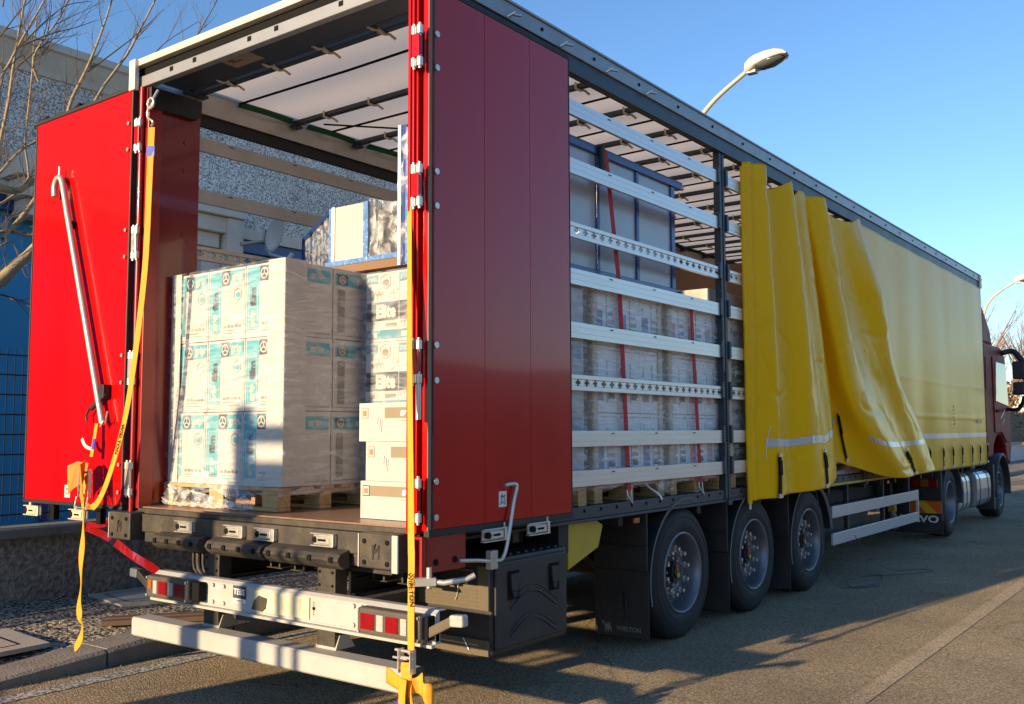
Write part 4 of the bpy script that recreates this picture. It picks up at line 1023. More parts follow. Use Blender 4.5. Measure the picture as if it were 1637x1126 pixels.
def curt(u, v):
    t = u*NC; i = min(int(t), NC-1)
    cols = [Vector(catmull(CC[k], v)) for k in (max(i-1, 0), i, i+1, min(i+2, NC))]
    f = t-i; p0, p1, p2, p3 = cols
    p = .5*((2*p1)+(p2-p0)*f+(2*p0-5*p1+4*p2-p3)*f*f+(3*p1-p0-3*p2+p3)*f**3)
    k = 1.0 if t < 20.5 else .12
    p.x += k*(.014*noise.noise(Vector((p.y*2.2, p.z*.7, 3)))+.005*noise.noise(Vector((p.y*7, p.z*3, 1))))
    cr = noise.noise(Vector((p.y*1.3+p.z*.9, p.z*1.7-p.y*.5, 8))); p.x -= k*.009*max(0, .05-abs(cr))/.05; c2 = noise.noise(Vector((p.y*3.1-p.z*1.6, p.z*2.2+p.y, 2))); p.x += k*.005*max(0, .04-abs(c2))/.04
    if t > 21:
        for zs in (1.72, 2.18, 2.80): p.x += .004*max(0, 1-abs(p.z-zs-.01*math.sin(p.y))/.02)
    if t > 21: p.x += .004*math.sin(p.y*5)+.006*noise.noise(Vector((p.y*2, p.z*.5, 5)))
    p.x = max(p.x, .022)
    p.x += .0
    return p
NU, NV = 420, 90
cur = MB().grid(curt, NU, NV).build('side_curtain', 'curtain', T, solid=.003)
def strip(v0, v1, u0, u1, name, m, off=.006, n=200):
    def f(u, v):
        uu = u0+(u1-u0)*u; vv = v0+(v1-v0)*v; p = curt(uu, vv); a = curt(min(uu+.002, 1), vv)-p; b = curt(uu, min(vv+.01, 1))-p
        n_ = a.cross(b); n_ = n_.normalized() if n_.length > 1e-9 else Vector((1, 0, 0))
        if n_.x < 0: n_ = -n_
        return p+n_*off
    return MB().grid(f, n, 1).build(name, m, cur)
strip(.822, .842, 2.4/NC, 10/NC, 'reflective_strip', 'reflect')
strip(.822, .842, 14.2/NC, 19.6/NC, 'reflective_strip', 'reflect')
strip(.822, .842, 21/NC, .998, 'reflective_strip', 'reflect')
strip(.822, .842, 11.2/NC, 13/NC, 'reflective_strip', 'reflect')
def buckle(t, v0=.87, v1=.985, off=.012, s_=1):
    P = [curt(t/NC, v0+(v1-v0)*k/5)+Vector((off, 0, 0)) for k in range(6)]
    q = MB().ribbon(P, .045*s_, (0, 1, 0), .006, 0)
    q.bar(P[0]+Vector((.008, 0, -.03)), P[2]+Vector((.008, 0, 0)), .04*s_, .012, 0, up=(1, 0, 0)); q.bar(P[0]+Vector((.01, 0, .0)), P[0]+Vector((.01, 0, .03)), .04*s_, .008, 1, up=(1, 0, 0))
    q.bar(P[5]+Vector((.005, -.03*s_, 0)), P[5]+Vector((.005, .03*s_, 0)), .012, .035, 1)
    q.build('buckle_strap', ['ink', 'zinc'], cur)
buckle(3.0, .868, .99, .014, 1.35); buckle(7.6, .868, .985, .014, 1.35); buckle(16.8, .862, .98, .016, 1.35); buckle(11.8, .80, .97); buckle(13.2, .80, .97)
for k in range(8): buckle(23.2+k*.98 if 23.2+k*.98 < NC else NC-.1, .88, .98, .02, .8)
mb = MB(); mb.cyl((.035, 4.10, .93), (.035, 4.10, 3.80), .022, 0, 12); mb.build('tension_pole', 'curtain', cur)
MB().cyl((.035, 4.10, .88), (.035, 4.10, .929), .012, n=10).build('pole_end', 'zinc', cur)
q = MB(); q.text('CURTAIN', (.062, 11.3, 1.72), (0, 0, -1), (0, 1, 0), .26, .09, bold=.01)
q.build('lettering', 'charcoal', cur) if False else None
q = MB()
for k in range(6):
    z = 1.60+.05*k; q.bar((.066, 11.26+.02*(k % 2), z), (.066, 11.36-.03*(k % 3), z+.025), .008, .004, 0)
q.text('WIELTON', (.068, 12.9, 1.66), (0, 1, 0), (0, 0, 1), .42, .06, bold=.02); q.build('lettering', 'charcoal', cur)
MB().tube(smooth([(.14, 4.24, 1.28), (.15, 4.20, 1.38), (.15, 4.28, 1.55), (.15, 4.42, 1.62), (.15, 4.50, 1.52), (.15, 4.42, 1.45)], 16), .003, 0, 5).build('loose_cord', 'sticker', cur)
# left curtain further forward
mb = MB()
def lc(u, v):
    y = 6.2+u*7.4; return Vector((XL+.0+.05*math.sin(y*9)*max(0, 1-u*4), y, 3.84-2.86*v))
mb.grid(lc, 80, 6); mb.build('side_curtain', 'curtain', T, solid=.003, label='yellow curtain closing the far side of the trailer')
# folded debris on deck edge beneath the open flap
MB().prism([(6.3, 1.066), (8.6, 1.066), (8.6, 1.13), (7.4, 1.17), (6.3, 1.10)], 'x', -.35, -.02).build('folded_sheet', 'alu_rail', T, bevel=.01)
MB().prism([(5.9, .975), (8.5, .975), (8.5, .99), (5.9, 1.0)], 'x', .012, .03).build('curtain_hem', 'yellow', T)

# ------------------------------------------------------------------ TRACTOR
K = thing('truck_tractor', 'dark red tractor unit coupled in front of the trailer', 'truck', (-1.27, 13, 0))
for x in (-1.7, -.85): MB().box(x-.05, x+.05, 10.5, 16.6, .72, .95).build('frame_rail', 'chassis', K)
cp = [(13.95, 1.05), (14.45, 1.05), (14.55, 1.25), (14.85, 1.42), (15.25, 1.42), (15.55, 1.2), (15.65, .95), (15.95, .9), (16.12, 1.2), (16.05, 2.0), (15.85, 2.85), (15.5, 3.0), (13.95, 3.0)]
cab = MB().prism(cp, 'x', XL+.03, -.03).build('cab', 'cabred', K, bevel=.05)
rfp = [(13.95, 3.0), (15.55, 3.0), (15.3, 3.35), (14.8, 3.68), (14.2, 3.88), (13.95, 3.9)]
MB().prism([(a, b+.002) for a, b in rfp], 'x', XL+.15, -.16).build('roof_deflector', 'cabred', cab, bevel=.08)
dr = MB().prism([(14.62, 1.48), (15.2, 1.48), (15.6, 1.3), (15.82, 1.3), (15.86, 2.1), (15.72, 2.78), (14.62, 2.78)], 'x', -.0299, -.012).build('door', 'cabred', cab, bevel=.01)
MB().prism([(14.72, 2.02), (15.84, 1.95), (15.70, 2.7), (14.85, 2.7)], 'x', -.0119, -.004).build('window', 'glass', dr, bevel=.003)
MB().box(-.0119, .01, 14.72, 14.92, 1.83, 1.87).build('handle', 'ink', dr, bevel=.004)
MB().prism([(14.02, 2.2), (14.5, 2.25), (14.45, 2.75), (14.1, 2.75)], 'x', -.0299, -.02).build('side_window', 'cabred', cab)
MB().prism([(13.7, 1.3), (13.94, 1.2), (13.94, 3.6), (13.75, 3.3)], 'x', -.14, -.06).build('side_fairing', 'cabred', cab, bevel=.01)
q = MB(); q.bar((-.008, 15.1, 1.72), (-.008, 15.5, 1.88), .004, .03); q.bar((-.008, 15.2, 1.62), (-.008, 15.45, 1.72), .004, .02); q.build('decal', 'sticker', cab)
for nm, rr_, yc in (('wheel_arch', .62, 15.05),):
    MB().lathe([(-.35, rr_), (.0, rr_), (.01, rr_-.03), (.0, rr_-.06), (-.35, rr_-.06)], (0, yc, .5), 'x', 0, 24, (R(-10), R(190))).build(nm, 'plastic', cab)
# mirrors
mr_ = MB(); mr_.tube(smooth([(-.03, 15.55, 2.90), (.12, 15.6, 2.93), (.22, 15.55, 2.86), (.31, 15.5, 2.72)], 10), .05); mr_.tube(smooth([(-.03, 15.75, 1.9), (.15, 15.7, 1.88), (.26, 15.6, 1.98), (.31, 15.5, 2.1)], 10), .035)
mr_.tube([(.33, 15.52, 2.75), (.34, 15.52, 2.15)], .03)
mo = mr_.build('mirror', 'plastic', K)
MB().box(.14, .34, 15.46, 15.60, 2.42, 2.74).build('mirror_head', 'plastic', mo, bevel=.03)
MB().box(.14, .33, 15.46, 15.58, 2.14, 2.37).build('mirror_head', 'plastic', mo, bevel=.03)
make_wheel((-.22, 15.05, .5), K, 1); make_wheel((XL+.22, 15.05, .5), K, -1)
make_wheel((-.19, 11.35, .5), K, 1, True); make_wheel((XL+.19, 11.35, .5), K, -1, True)
MB().lathe([(-.55, .60), (.0, .60), (.012, .57), (.0, .54), (-.55, .54)], (0, 11.35, .5), 'x', 0, 26, (R(-5), R(180))).build('fender', 'plastic', K)
MB().lathe([(-.55, .60), (.0, .60), (.012, .57), (.0, .54), (-.55, .54)], (-2.0, 11.35, .5), 'x', 0, 26, (R(-5), R(180))).build('fender', 'plastic', K)
mb = MB(); mb.box(-.62, -.0, 10.70, 10.76, .27, 1.0); rm_ = mb.build('rear_panel', 'plastic', K, bevel=.02)
q = MB().box(-.40, -.04, 10.66, 10.699, .73, .86); tl = q.build('tail_lamp', 'redlens', rm_, bevel=.01)
MB().box(-.26, -.16, 10.652, 10.6595, .745, .845).build('indicator', 'amber', tl)
q = MB(); q.box(-.44, -.01, 10.672, 10.699, .38, .55, 0); q.prism([(-.36, .551-.001), (-.22, .55), (-.06, .381), (-.20, .381)], 'y', 10.668, 10.6715, 1); q.build('marker_board', ['orangereflect', 'yellowreflect'], rm_)
fl = MB().box(-.72, .0, 10.70, 10.71, .10, .268).build('mud_flap', 'plastic', K)
q = MB(); q.text('VOLVO', (-.35, 10.699, .30), (1, 0, 0), (0, 0, 1), .60, .10, bold=.03); q.build('lettering', 'sticker', fl)
# tanks
def tank(y0, y1, x0, m, ribs, nm):
    q = MB(); pr = []
    for k in range(20):
        a = 2*math.pi*k/20; cx, cz = x0, .58; sx = .30; sz = .30
        ex = abs(math.cos(a))**.5*(1 if math.cos(a) > 0 else -1); ez = abs(math.sin(a))**.5*(1 if math.sin(a) > 0 else -1); pr.append((cx+sx*ex, cz+sz*ez))
    q.prism(pr, 'y', y0, y1); o = q.build(nm, m, K, bevel=.01)
    for r_ in ribs:
        pr2 = [(x0+(a-x0)*1.015, .58+(b-.58)*1.015) for a, b in pr]; MB().prism(pr2, 'y', r_, r_+.05).build('band', 'darkrail', o)
tank(12.05, 12.75, -.36, 'alu', (12.25, 12.5), 'exhaust_box'); tank(12.80, 13.15, -.42, 'plastic', (), 'fluid_tank'); tank(13.2, 14.2, -.34, 'silver', (13.35, 13.95), 'fuel_tank')
MB().box(-.3, -.02, 14.3, 14.42, .2, .95).build('step_panel', 'plastic', K)

# ------------------------------------------------------------------ CARGO
def make_pallet(lab, x0, y0, wx=1.2, wy=.8, z0=1.062):
    t = thing('wooden_pallet', lab, 'pallet', (x0+wx/2, y0+wy/2, z0), 'wooden pallets on the trailer deck')
    for yy_ in (y0, y0+wy/2-.07, y0+wy-.1):
        MB().box(x0, x0+wx, yy_, yy_+.1, z0, z0+.022).build('base_board', 'pallet', t, bevel=.003)
        for xx in (x0, x0+wx/2-.07, x0+wx-.145): MB().box(xx, xx+.145, yy_+.001, yy_+.099, z0+.0221, z0+.100).build('block', 'pallet', t, bevel=.003)
    for xx in (x0, x0+wx/2-.07, x0+wx-.145): MB().box(xx+.001, xx+.144, y0, y0+wy, z0+.1005, z0+.122).build('stringer', 'pallet', t, bevel=.003)
    n_ = 5; w = .11
    for k in range(n_):
        yy_ = y0+(wy-w)*k/(n_-1); MB().box(x0, x0+wx, yy_, yy_+w, z0+.1225, z0+.144).build('deck_board', 'pallet', t, bevel=.003)
    return t
ZP = 1.206
def hexlogo(q, c, u, v, r, m1, m2):
    pts = [(math.cos(R(90+60*k))*r, math.sin(R(90+60*k))*r) for k in range(7)]; n_ = Vector(u).cross(Vector(v))
    c = Vector(c)+n_*.0022; u = Vector(u); v = Vector(v)
    for a, b in zip(pts[:-1], pts[1:]): q.bar(c+u*a[0]+v*a[1], c+u*b[0]+v*b[1], .004, .0008, m1, up=tuple(n_))
    vs = [c+u*a*.62+v*(b*.5-r*.1) for a, b in pts[:-1]]; q.add(vs, [tuple(range(6))], m2)
def logo(q, c, u, v, r, m):
    q.ring(c, u, v, r, r*.28, m, off=.003); n_ = Vector(u).cross(Vector(v)); c = Vector(c)+n_*.003; u = Vector(u); v = Vector(v)
    for a in (90, 210, 330): q.bar(c, c+u*math.cos(R(a))*r+v*math.sin(R(a))*r, r*.28, .0008, m, up=tuple(n_))
def print_grip(q, x0, y, z0, w, h):
    """teal printed face toward -y; x0 left edge, z0 bottom"""
    u, v = (1, 0, 0), (0, 0, 1)
    def Q(a, b, ww, hh, m, off=.001): q.quad((x0+(a+ww/2)*w, y, z0+(b+hh/2)*h), u, v, ww*w, hh*h, m, off)
    Q(.03, .03, .93, .008, 1); Q(.03, .03, .012, .93, 1); Q(.95, .03, .012, .93, 1)
    Q(.04, .10, .30, .86, 1); Q(.34, .76, .62, .20, 1)
    Q(.36, .755, .22, .21, 2, .002)
    logo(q, (x0+.47*w, y, z0+.86*h), u, v, .032, 3)
    q.text('grip', (x0+.775*w, y, z0+.855*h), u, v, .29*w, .15*h, 3, bold=.05, off=.003)
    Q(.075, .115, .235, .62, 3, .0014); Q(.085, .12, .215, .61, 1, .0018)
    q.text('grip', (x0+.19*w, y, z0+.25*h), (0, 0, 1), (-1, 0, 0), .24*h, .15*w, 3, bold=.05, off=.003)
    q.text('film', (x0+.19*w, y, z0+.55*h), (0, 0, 1), (-1, 0, 0), .26*h, .15*w, 2, bold=.06, off=.003)
    hexlogo(q, (x0+.80*w, y, z0+.62*h), u, v, .04, 4, 1)
    for k in range(5): Q(.42+.1*k, .16, .08, .035+.01*(k % 2), 4)
    Q(.40, .08, .50, .012, 1); Q(.42, .12, .3, .01, 4)
def print_side(q, x, y0, z0, w, h, m1=4, m2=1):
    u, v = (0, 1, 0), (0, 0, 1)
    def Q(a, b, ww, hh, m, off=.001): q.quad((x, y0+(a+ww/2)*w, z0+(b+hh/2)*h), u, v, ww*w, hh*h, m, off)
    Q(.05, .05, .9, .01, m1); Q(.05, .75, .9, .18, m2); Q(.08, .77, .25, .14, 2, .002); Q(.1, .1, .16, .6, m1); logo(q, (x, y0+.2*w, z0+.84*h), u, v, .025, 3)
    q.text('grip', (x, y0+.65*w, z0+.84*h), u, v, .3*w, .1*h, 3, bold=.05, off=.003)
def wrap_box(parent, x0, x1, y0, y1, z0, z1, m='film', name='stretch_wrap', amp=.008, seed=0, drape=0):
    P = [(x0, y0), (x1, y0), (x1, y1), (x0, y1)]; q = MB()
    per = []
    for i in range(4):
        a, b = Vector((*P[i], 0)), Vector((*P[(i+1) % 4], 0)); n_ = 26
        for k in range(n_): per.append(a+(b-a)*k/n_)
    npn = len(per); cx, cy = (x0+x1)/2, (y0+y1)/2; nz = 40; vs = []
    for j in range(nz+1):
        z = z0+(z1-z0)*j/nz
        for p in per:
            d = Vector((p.x-cx, p.y-cy, 0)).normalized()
            a = amp*(1+.8*noise.noise(Vector((p.x*4+seed, p.y*4, z*14)))+.5*noise.noise(Vector((p.x*11, p.y*11+seed, z*4))))
            zz = z-(drape*(.5+.5*noise.noise(Vector((p.x*5, p.y*5, seed)))) if j == 0 else 0)
            vs.append(Vector((p.x, p.y, zz))+d*a)
    fs = [(j*npn+i, j*npn+(i+1) % npn, (j+1)*npn+(i+1) % npn, (j+1)*npn+i) for j in range(nz) for i in range(npn)]
    q.add(vs, fs, 0, True)
    def top(u, v):
        x = x0+(x1-x0)*u; y = y0+(y1-y0)*v; return Vector((x, y, z1+.004+.03*abs(noise.noise(Vector((x*4+seed, y*4, 1))))*min(1, 8*min(u, 1-u, v, 1-v))))
    q.grid(top, 20, 16)
    return q.build(name, m, parent)
# load 1 : grip cartons
make_pallet('near left pallet with loose film hanging over its end', -2.47, .20)
L1 = thing('wrapped_carton_stack', 'film wrapped stack of teal printed white cartons at the rear left', 'carton stack', (-1.87, .6, ZP), 'film wrapped carton stacks')
MATS = ['carton', 'teal', 'charcoal', 'carton2', 'printgrey']
ch = .462
for i in range(3):
    for j in range(2):
        for k in range(3):
            x0, y0, z0 = -2.410+.383*i, .225+.390*j+.004*((i*3+k*5) % 3), ZP+.002+ch*k
            q = MB(); q.box(x0+.003, x0+.380, y0+.002, y0+.382, z0+.001, z0+ch-.004, 0)
            if j == 0: print_grip(q, x0+.002, y0+.002, z0, .378, ch)
            if i == 2: print_side(q, x0+.381, y0, z0, .385, ch)
            q.build('carton', MATS, L1)
zt = ZP+3*ch
for x, y, sx, sy in ((-2.414, .223, .10, .10), (-1.260, .223, -.15, .17)):
    q = MB(); s1 = 1 if sx > 0 else -1
    q.box(x-.004*s1, x+sx, y-.006, y-.001, ZP+.004, zt+.01); q.box(x-.007*s1, x-.0015*s1, y-.005, y+sy, ZP+.005, zt+.009)
    q.build('corner_board', 'carton2', L1, bevel=.002)
wrap_box(L1, -2.432, -1.248, .208, 1.012, ZP-.03, zt+.008, 'film', seed=1, drape=.05)
# loose film on pallet end
q = MB()
def lf(u, v):
    x = -2.36+.85*u; z = 1.20-.02*u-.11*v*(1+.3*math.sin(u*9))-.03*u; return Vector((x, .185-.05*v+.025*noise.noise(Vector((u*14, v*8, 0))), max(1.068, z-.03*u*2)+.012*noise.noise(Vector((u*20, v*12, 4)))))
q.grid(lf, 50, 14); q.build('loose_film', 'film_crumple', L1)
q = MB()
def lf2(u, v):
    x = -2.10+.62*u; z = 1.30-.20*u; return Vector((x+.03*v, .178+.02*noise.noise(Vector((u*14, v*8, 9))), max(1.07, z+.06*(v-.5)*(1+u))))
q.grid(lf2, 30, 8); q.build('loose_film', 'film_loose', L1)
# load 2 : Elite cartons behind
make_pallet('pallet under the stack with large dark Elite print', -1.22, .86)
L2 = thing('wrapped_carton_stack', 'film wrapped stack with large Elite lettering right of the teal stack', 'carton stack', (-.65, 1.26, ZP), 'film wrapped carton stacks')
def print_elite(q, x0, y, z0, w, h):
    u, v = (1, 0, 0), (0, 0, 1)
    def Q(a, b, ww, hh, m, off=.001): q.quad((x0+(a+ww/2)*w, y, z0+(b+hh/2)*h), u, v, ww*w, hh*h, m, off)
    Q(0.01, .30, .98, .27, 2); q.text('Elite', (x0+.62*w, y, z0+.435*h), u, v, .60*w, .20*h, 3, bold=.06, off=.003)
    Q(.01, .04, .98, .13, 1); Q(.06, .065, .28, .07, 3, .002); Q(.01, .84, .36, .13, 1); Q(.6, .20, .34, .06, 4)
    q.text('gripfilm', (x0+.19*w, y, z0+.905*h), u, v, .28*w, .07*h, 3, bold=.03, off=.003)
    for (a, b) in ((.30, .65), (.40, .65), (.50, .65), (.35, .72), (.45, .72), (.62, .8), (.12, .24), (.22, .24), (.32, .24), (.8, .65), (.9, .72)):
        pts = [(math.cos(R(60*k))*.022, math.sin(R(60*k))*.022) for k in range(7)]; c = Vector((x0+a*w, y-.002, z0+b*h))
        for p_, p2 in zip(pts[:-1], pts[1:]): q.bar(c+Vector((p_[0], 0, p_[1])), c+Vector((p2[0], 0, p2[1])), .002, .0005, 4, up=(0, 1, 0))
    hexlogo(q, (x0+.60*w, y, z0+.86*h), u, v, .05, 4, 4)
M2 = ['carton', 'teal2', 'charcoal', 'carton2', 'printgrey', 'pinkprint', 'blueprint']
ch2 = .455
for i in range(4):
    for k in range(3):
        x0, z0 = -1.21+.295*i, ZP+.002+ch2*k; q = MB(); q.box(x0+.001, x0+.293, .862, 1.26, z0+.001, z0+ch2-.002, 0); print_elite(q, x0+.001, .862, z0, .292, ch2)
        q.build('carton', M2, L2)
for k in range(3):
    q = MB(); q.box(-1.21, -.035, 1.262, 1.658, ZP+.002+ch2*k, ZP+ch2*(k+1)-.002, 0); print_side(q, -.035, 1.262, ZP+ch2*k, .39, ch2, 5, 6); q.build('carton', M2, L2)
wrap_box(L2, -1.232, -.022, .85, 1.668, ZP-.03, ZP+3*ch2+.008, 'film', seed=5, drape=.05)
# right-hand column loads
def side_load(y0, wy, rows, lab, seed, palette, hgt=1.3, x0=-1.24, x1=-.06, txt=None):
    t = thing('wrapped_carton_stack', lab, 'carton stack', ((x0+x1)/2, y0+wy/2, ZP), 'film wrapped carton stacks')
    rnd = random.Random(seed); h = hgt/rows; n_ = 3 if not txt else 3; w = (wy-.02)/n_
    for i in range(n_):
        for k in range(rows):
            ya = y0+.01+w*i; z0 = ZP+.002+h*k; q = MB(); q.box(x0, x1, ya+.002, ya+w-.002, z0+.001, z0+h-.003, 0)
            u, v = (0, 1, 0), (0, 0, 1)
            def Q(a, b, ww, hh, m, off=.001): q.quad((x1, ya+(a+ww/2)*w, z0+(b+hh/2)*h), u, v, ww*w, hh*h, m, off)
            if txt:
                if k % 2 == 0: Q(.02, .02, .96, .94, 4)
                q.text('V-pro', (x1, ya+.5*w, z0+.45*h), u, v, .8*w, .22*h, 3 if k % 2 == 0 else 4, bold=.02, off=.003); q.ring((x1, ya+.5*w, z0+.5*h), u, v, .36*w, .006, 3 if k % 2 == 0 else 2, off=.003, a0=.3, a1=2.8)
            else:
                Q(.05, .93, .9, .015, 1); Q(.12, .18, .30, .34, 2); Q(.14, .56, .05, .12, 2); Q(.56, .15, .03, .62, 4); Q(.62, .20, .26, .10, 4); Q(.62, .34, .26, .06, 1)
                for e_ in range(5): Q(.64+.045*e_, .46, .02, .05+.03*(e_ % 2), 4)
            q.build('carton', palette, t)
    z1 = ZP+hgt
    for yy_ in (y0, y0+wy): MB().box(x1-.05, x1+.006, yy_-.004, yy_+.004, ZP+.01, z1).build('corner_board', 'cardcorner', t)
    for a, b in ((y0+.006, y0+.06), (y0+wy-.06, y0+wy-.006)): MB().box(x1+.003, x1+.009, a, b, ZP+.01, z1).build('corner_board', 'cardcorner', t)
    wrap_box(t, x0-.02, x1+.014, y0-.012, y0+wy+.012, ZP-.03, z1+.006, 'film' if txt else 'film_side', seed=seed, drape=.05)
    return t
make_pallet('pallet under the first stack visible past the folded red door', -1.25, 1.80, 1.2, .96)
make_pallet('pallet under the stack held by the second red strap', -1.25, 2.86, 1.2, .92)
make_pallet('pallet under the green printed stack beside the yellow curtain', -1.25, 3.92, 1.2, .95)
side_load(1.80, .96, 3, 'film wrapped cartons between folded door and first red strap', 11, ['sticker', 'pinkprint', 'blueprint', 'sticker', 'printgrey'], 1.36)
side_load(2.86, .92, 3, 'film wrapped cartons around the second red strap', 12, ['sticker', 'blueprint', 'pinkprint', 'sticker', 'printgrey'], 1.36)
side_load(3.92, .95, 4, 'cartons with green V-pro print just behind the side post', 13, ['carton2', 'printgrey', 'charcoal', 'sticker', 'olive'], 1.34, txt=True)
make_pallet('pallet hidden behind the near left pallet', -2.47, 1.05, 1.2, .8)
def plain_block(nm, x0, x1, y0, y1, z0, z1, m, lab, cat='carton', grp=None, seams=True):
    t = thing(nm, lab, cat, ((x0+x1)/2, (y0+y1)/2, z0), grp)
    MB().box(x0, x1, y0, y1, z0, z1).build('box_body', m, t, bevel=.006)
    MB().box(x0+.01, x1+.0015, (y0+y1)/2-.03, (y0+y1)/2+.03, z1-.08, z1+.0015).build('tape', 'taupe', t)
    return t
plain_block('carton', -.55, -.09, 3.66, 4.3, ZP+1.375, ZP+1.50, 'carton2', 'flat white carton on top of the stack by the side post')
plain_block('carton', -.62, -.09, 4.40, 4.98, ZP+1.375, ZP+1.47, 'printgrey', 'flat grey carton beside the side post, near the curtain')
for k, (x0, x1, y0, y1, z0, z1, lab) in enumerate([(-1.15, -.15, 5.1, 6.0, 1.07, 3.15, 'tall brown carton just inside the yellow curtain'), (-2.4, -1.2, 5.1, 6.1, 1.07, 3.25, 'tall brown carton on the far side of the load'), (-2.4, -1.3, 4.0, 5.0, 1.07, 3.0, 'brown carton behind the blue steel frame'), (-1.2, -.2, 6.1, 7.3, 1.07, 3.2, 'brown carton deep inside behind the curtain folds')]):
    plain_block('brown_carton', x0, x1, y0, y1, z0, z1, 'brown', lab, grp='tall brown cartons deep in the trailer')
# three loose cartons at the rear right
def loose(x0, w, y, z0, h, lab, band_from):
    t = MB(); t.box(x0, x0+w, y, y+.38, z0, z0+h, 0); u, v = (1, 0, 0), (0, 0, 1)
    def Q(a, b, ww, hh, m, off=.001): t.quad((x0+(a+ww/2)*w, y, z0+(b+hh/2)*h), u, v, ww*w, hh*h, m, off)
    Q(band_from, .60, .86-band_from, .28, 1); Q(.865, .60, .12, .28, 2); logo(t, (x0+.92*w, y, z0+.74*h), u, v, .022, 3)
    t.text('grip', (x0+.60*w, y, z0+.74*h), u, v, .14*w, .18*h, 3, bold=.05, off=.003); t.text('film', (x0+.76*w, y, z0+.74*h), u, v, .14*w, .18*h, 4, bold=.05, off=.003)
    Q(.03, .60, .09, .28, 4); Q(.038, .62, .075, .24, 0, .002); Q(.05, .66, .05, .15, 1, .003)
    [Q(.50+.03*e_, .52, .022 if e_ % 3 else .012, .018, 1, .002) for e_ in range(12)]
    if band_from > .1:
        for k, dx in enumerate((.24, .27, .29)): t.bar((x0+dx*w, y-.001, z0+(.45-.1*k)*h), (x0+(dx+.01)*w, y-.001, z0+(.65-.05*k)*h), .0012, .003, 5)
    o = t.build('white_carton', ['carton2', 'taupe', 'charcoal', 'sticker', 'printgrey', 'blue'], bevel=.003, loc=(x0+w/2, y+.19, z0)); tag(o, lab, 'carton', 'loose white cartons stacked by the right post')
loose(-.60, .60, .23, 1.063, .205, 'lowest of three loose white cartons by the right post', .03)
loose(-.565, .58, .235, 1.270, .215, 'middle of three loose white cartons by the right post', .33)
loose(-.615, .60, .23, 1.487, .212, 'topmost of three loose white cartons by the right post', .33)
# goods wrapped in film with blue steel frames
BF = thing('blue_frame_rack', 'tall blue steel frame with grey panels standing on the wrapped stacks', 'steel rack', (-.5, 2.0, 2.6))
z0, z1 = 2.60, 3.49
fr = MB()
for y in (.87, 2.02, 2.57): fr.box(-.17, -.13, y-.02, y+.02, z0+.041, z1-.041)
fr.box(-.19, -.13, 3.10, 3.16, z0+.041, z1-.041)
fr.box(-.18, -.12, .85, 3.28, z1-.04, z1+.02); fr.box(-.18, -.12, .85, 3.24, z0-.01, z0+.04)
fr.box(-.84, -.19, .85, .89, z1-.04, z1+.01); fr.box(-.88, -.84, .84, .9, z0, z1+.02)
fr.box(-.84, -.80, .9, 3.1, z1-.04, z1); fr.box(-.84, -.80, .9, 3.1, z0, z0+.04)
for k in range(4): fr.box(-.80, -.181, .95+.7*k, .99+.7*k, z0-.0, z0+.035)
fr.build('frame', 'bluesteel', BF, bevel=.004)
for a, b in ((.89, 2.0), (2.04, 2.55), (2.59, 3.10)): MB().box(-.155, -.145, a, b, z0+.041, z1-.041).build('grey_panel', 'panel', BF)
MB().box(-.83, -.80, .92, 3.08, z0+.041, z1-.041).build('back_panel', 'panel', BF)
q = MB(); q.cyl((-.15, 3.281, z1-.01), (-.15, 3.33, z1-.01), .02); q.cyl((-.15, 3.241, z0+.02), (-.15, 3.29, z0+.02), .022); q.build('end_stop', 'zinc', BF)
q = MB()
def fg(u, v):
    x = -.90+.74*u; z = z0+.02+(z1-z0-.02)*v; return Vector((x, .835+.03*noise.noise(Vector((x*9, z*5, 0)))+.012*noise.noise(Vector((x*30, z*14, 2))), z))
q.grid(fg, 40, 40); q.build('film_cover', 'film_crumple', BF)
MB().box(-.878, -.80, .842, .8475, z0, z1).build('blue_edge', 'cablue', BF); MB().box(-.905, -.880, .832, .8475, z0, z1+.02).build('white_edge', 'sticker', BF)
WB = thing('film_wrapped_cabinet', 'white panelled cabinet with blue trim under clear film atop the teal stack', 'cabinet', (-1.25, 1.5, 2.66))
c0, c1 = -1.60, -.90; zb, zt2 = 2.665, 3.07
MB().box(c0+.06, -1.27, .885, .905, zb+.03, zt2).build('white_panel', 'carton2', WB)
q = MB(); q.box(-1.269, -1.225, .88, .91, zb+.03, zt2+.005); q.box(c0-.02, c1, .865, .91, zb-.005, zb+.0295); q.box(c0-.0, c0+.03, .88, .92, zb+.03, zt2); q.build('blue_trim', 'cablue', WB, bevel=.002)
MB().box(c0+.031, c0+.0595, .876, .904, zb+.03, zt2+.003).build('corner_trim', 'sticker', WB)
MB().box(c0+.06, -1.27, .9055, 1.6, zb+.03, zt2-.004).build('body', 'carton', WB)
MB().box(c0-.05, c1+.02, .87, 1.7, zb-.06, zb-.0055).build('wooden_base', 'brown', WB)
q = MB()
def fg2(u, v):
    x = -1.225+.42*u; z = zb+.03+(.40-.0)*v*(1-.1*math.sin(u*3)); return Vector((x, .88+.12*u*v+.05*noise.noise(Vector((x*12, z*3, 0)))+.02*noise.noise(Vector((x*40, z*6, 2))), z))
q.grid(fg2, 40, 30); q.build('film_cover', 'film_crumple', WB)
q = MB()
q.bar((c0, .92, zt2), (-2.25, 1.22, zt2-.09), .025, .025); q.bar((-2.25, 1.22, zt2-.10), (-2.25, 1.22, zb-.02), .02, .02); q.bar((-2.25, 1.22, zb+.0), (c0, .92, zb+.0), .02, .02); q.build('side_frame', 'bluesteel', WB)
q = MB()
def fg3(u, v):
    return Vector((c0-.65*u, .92+.3*u+.02*noise.noise(Vector((u*12, v*5, 0))), zb+(zt2-zb-.09*u)*v))
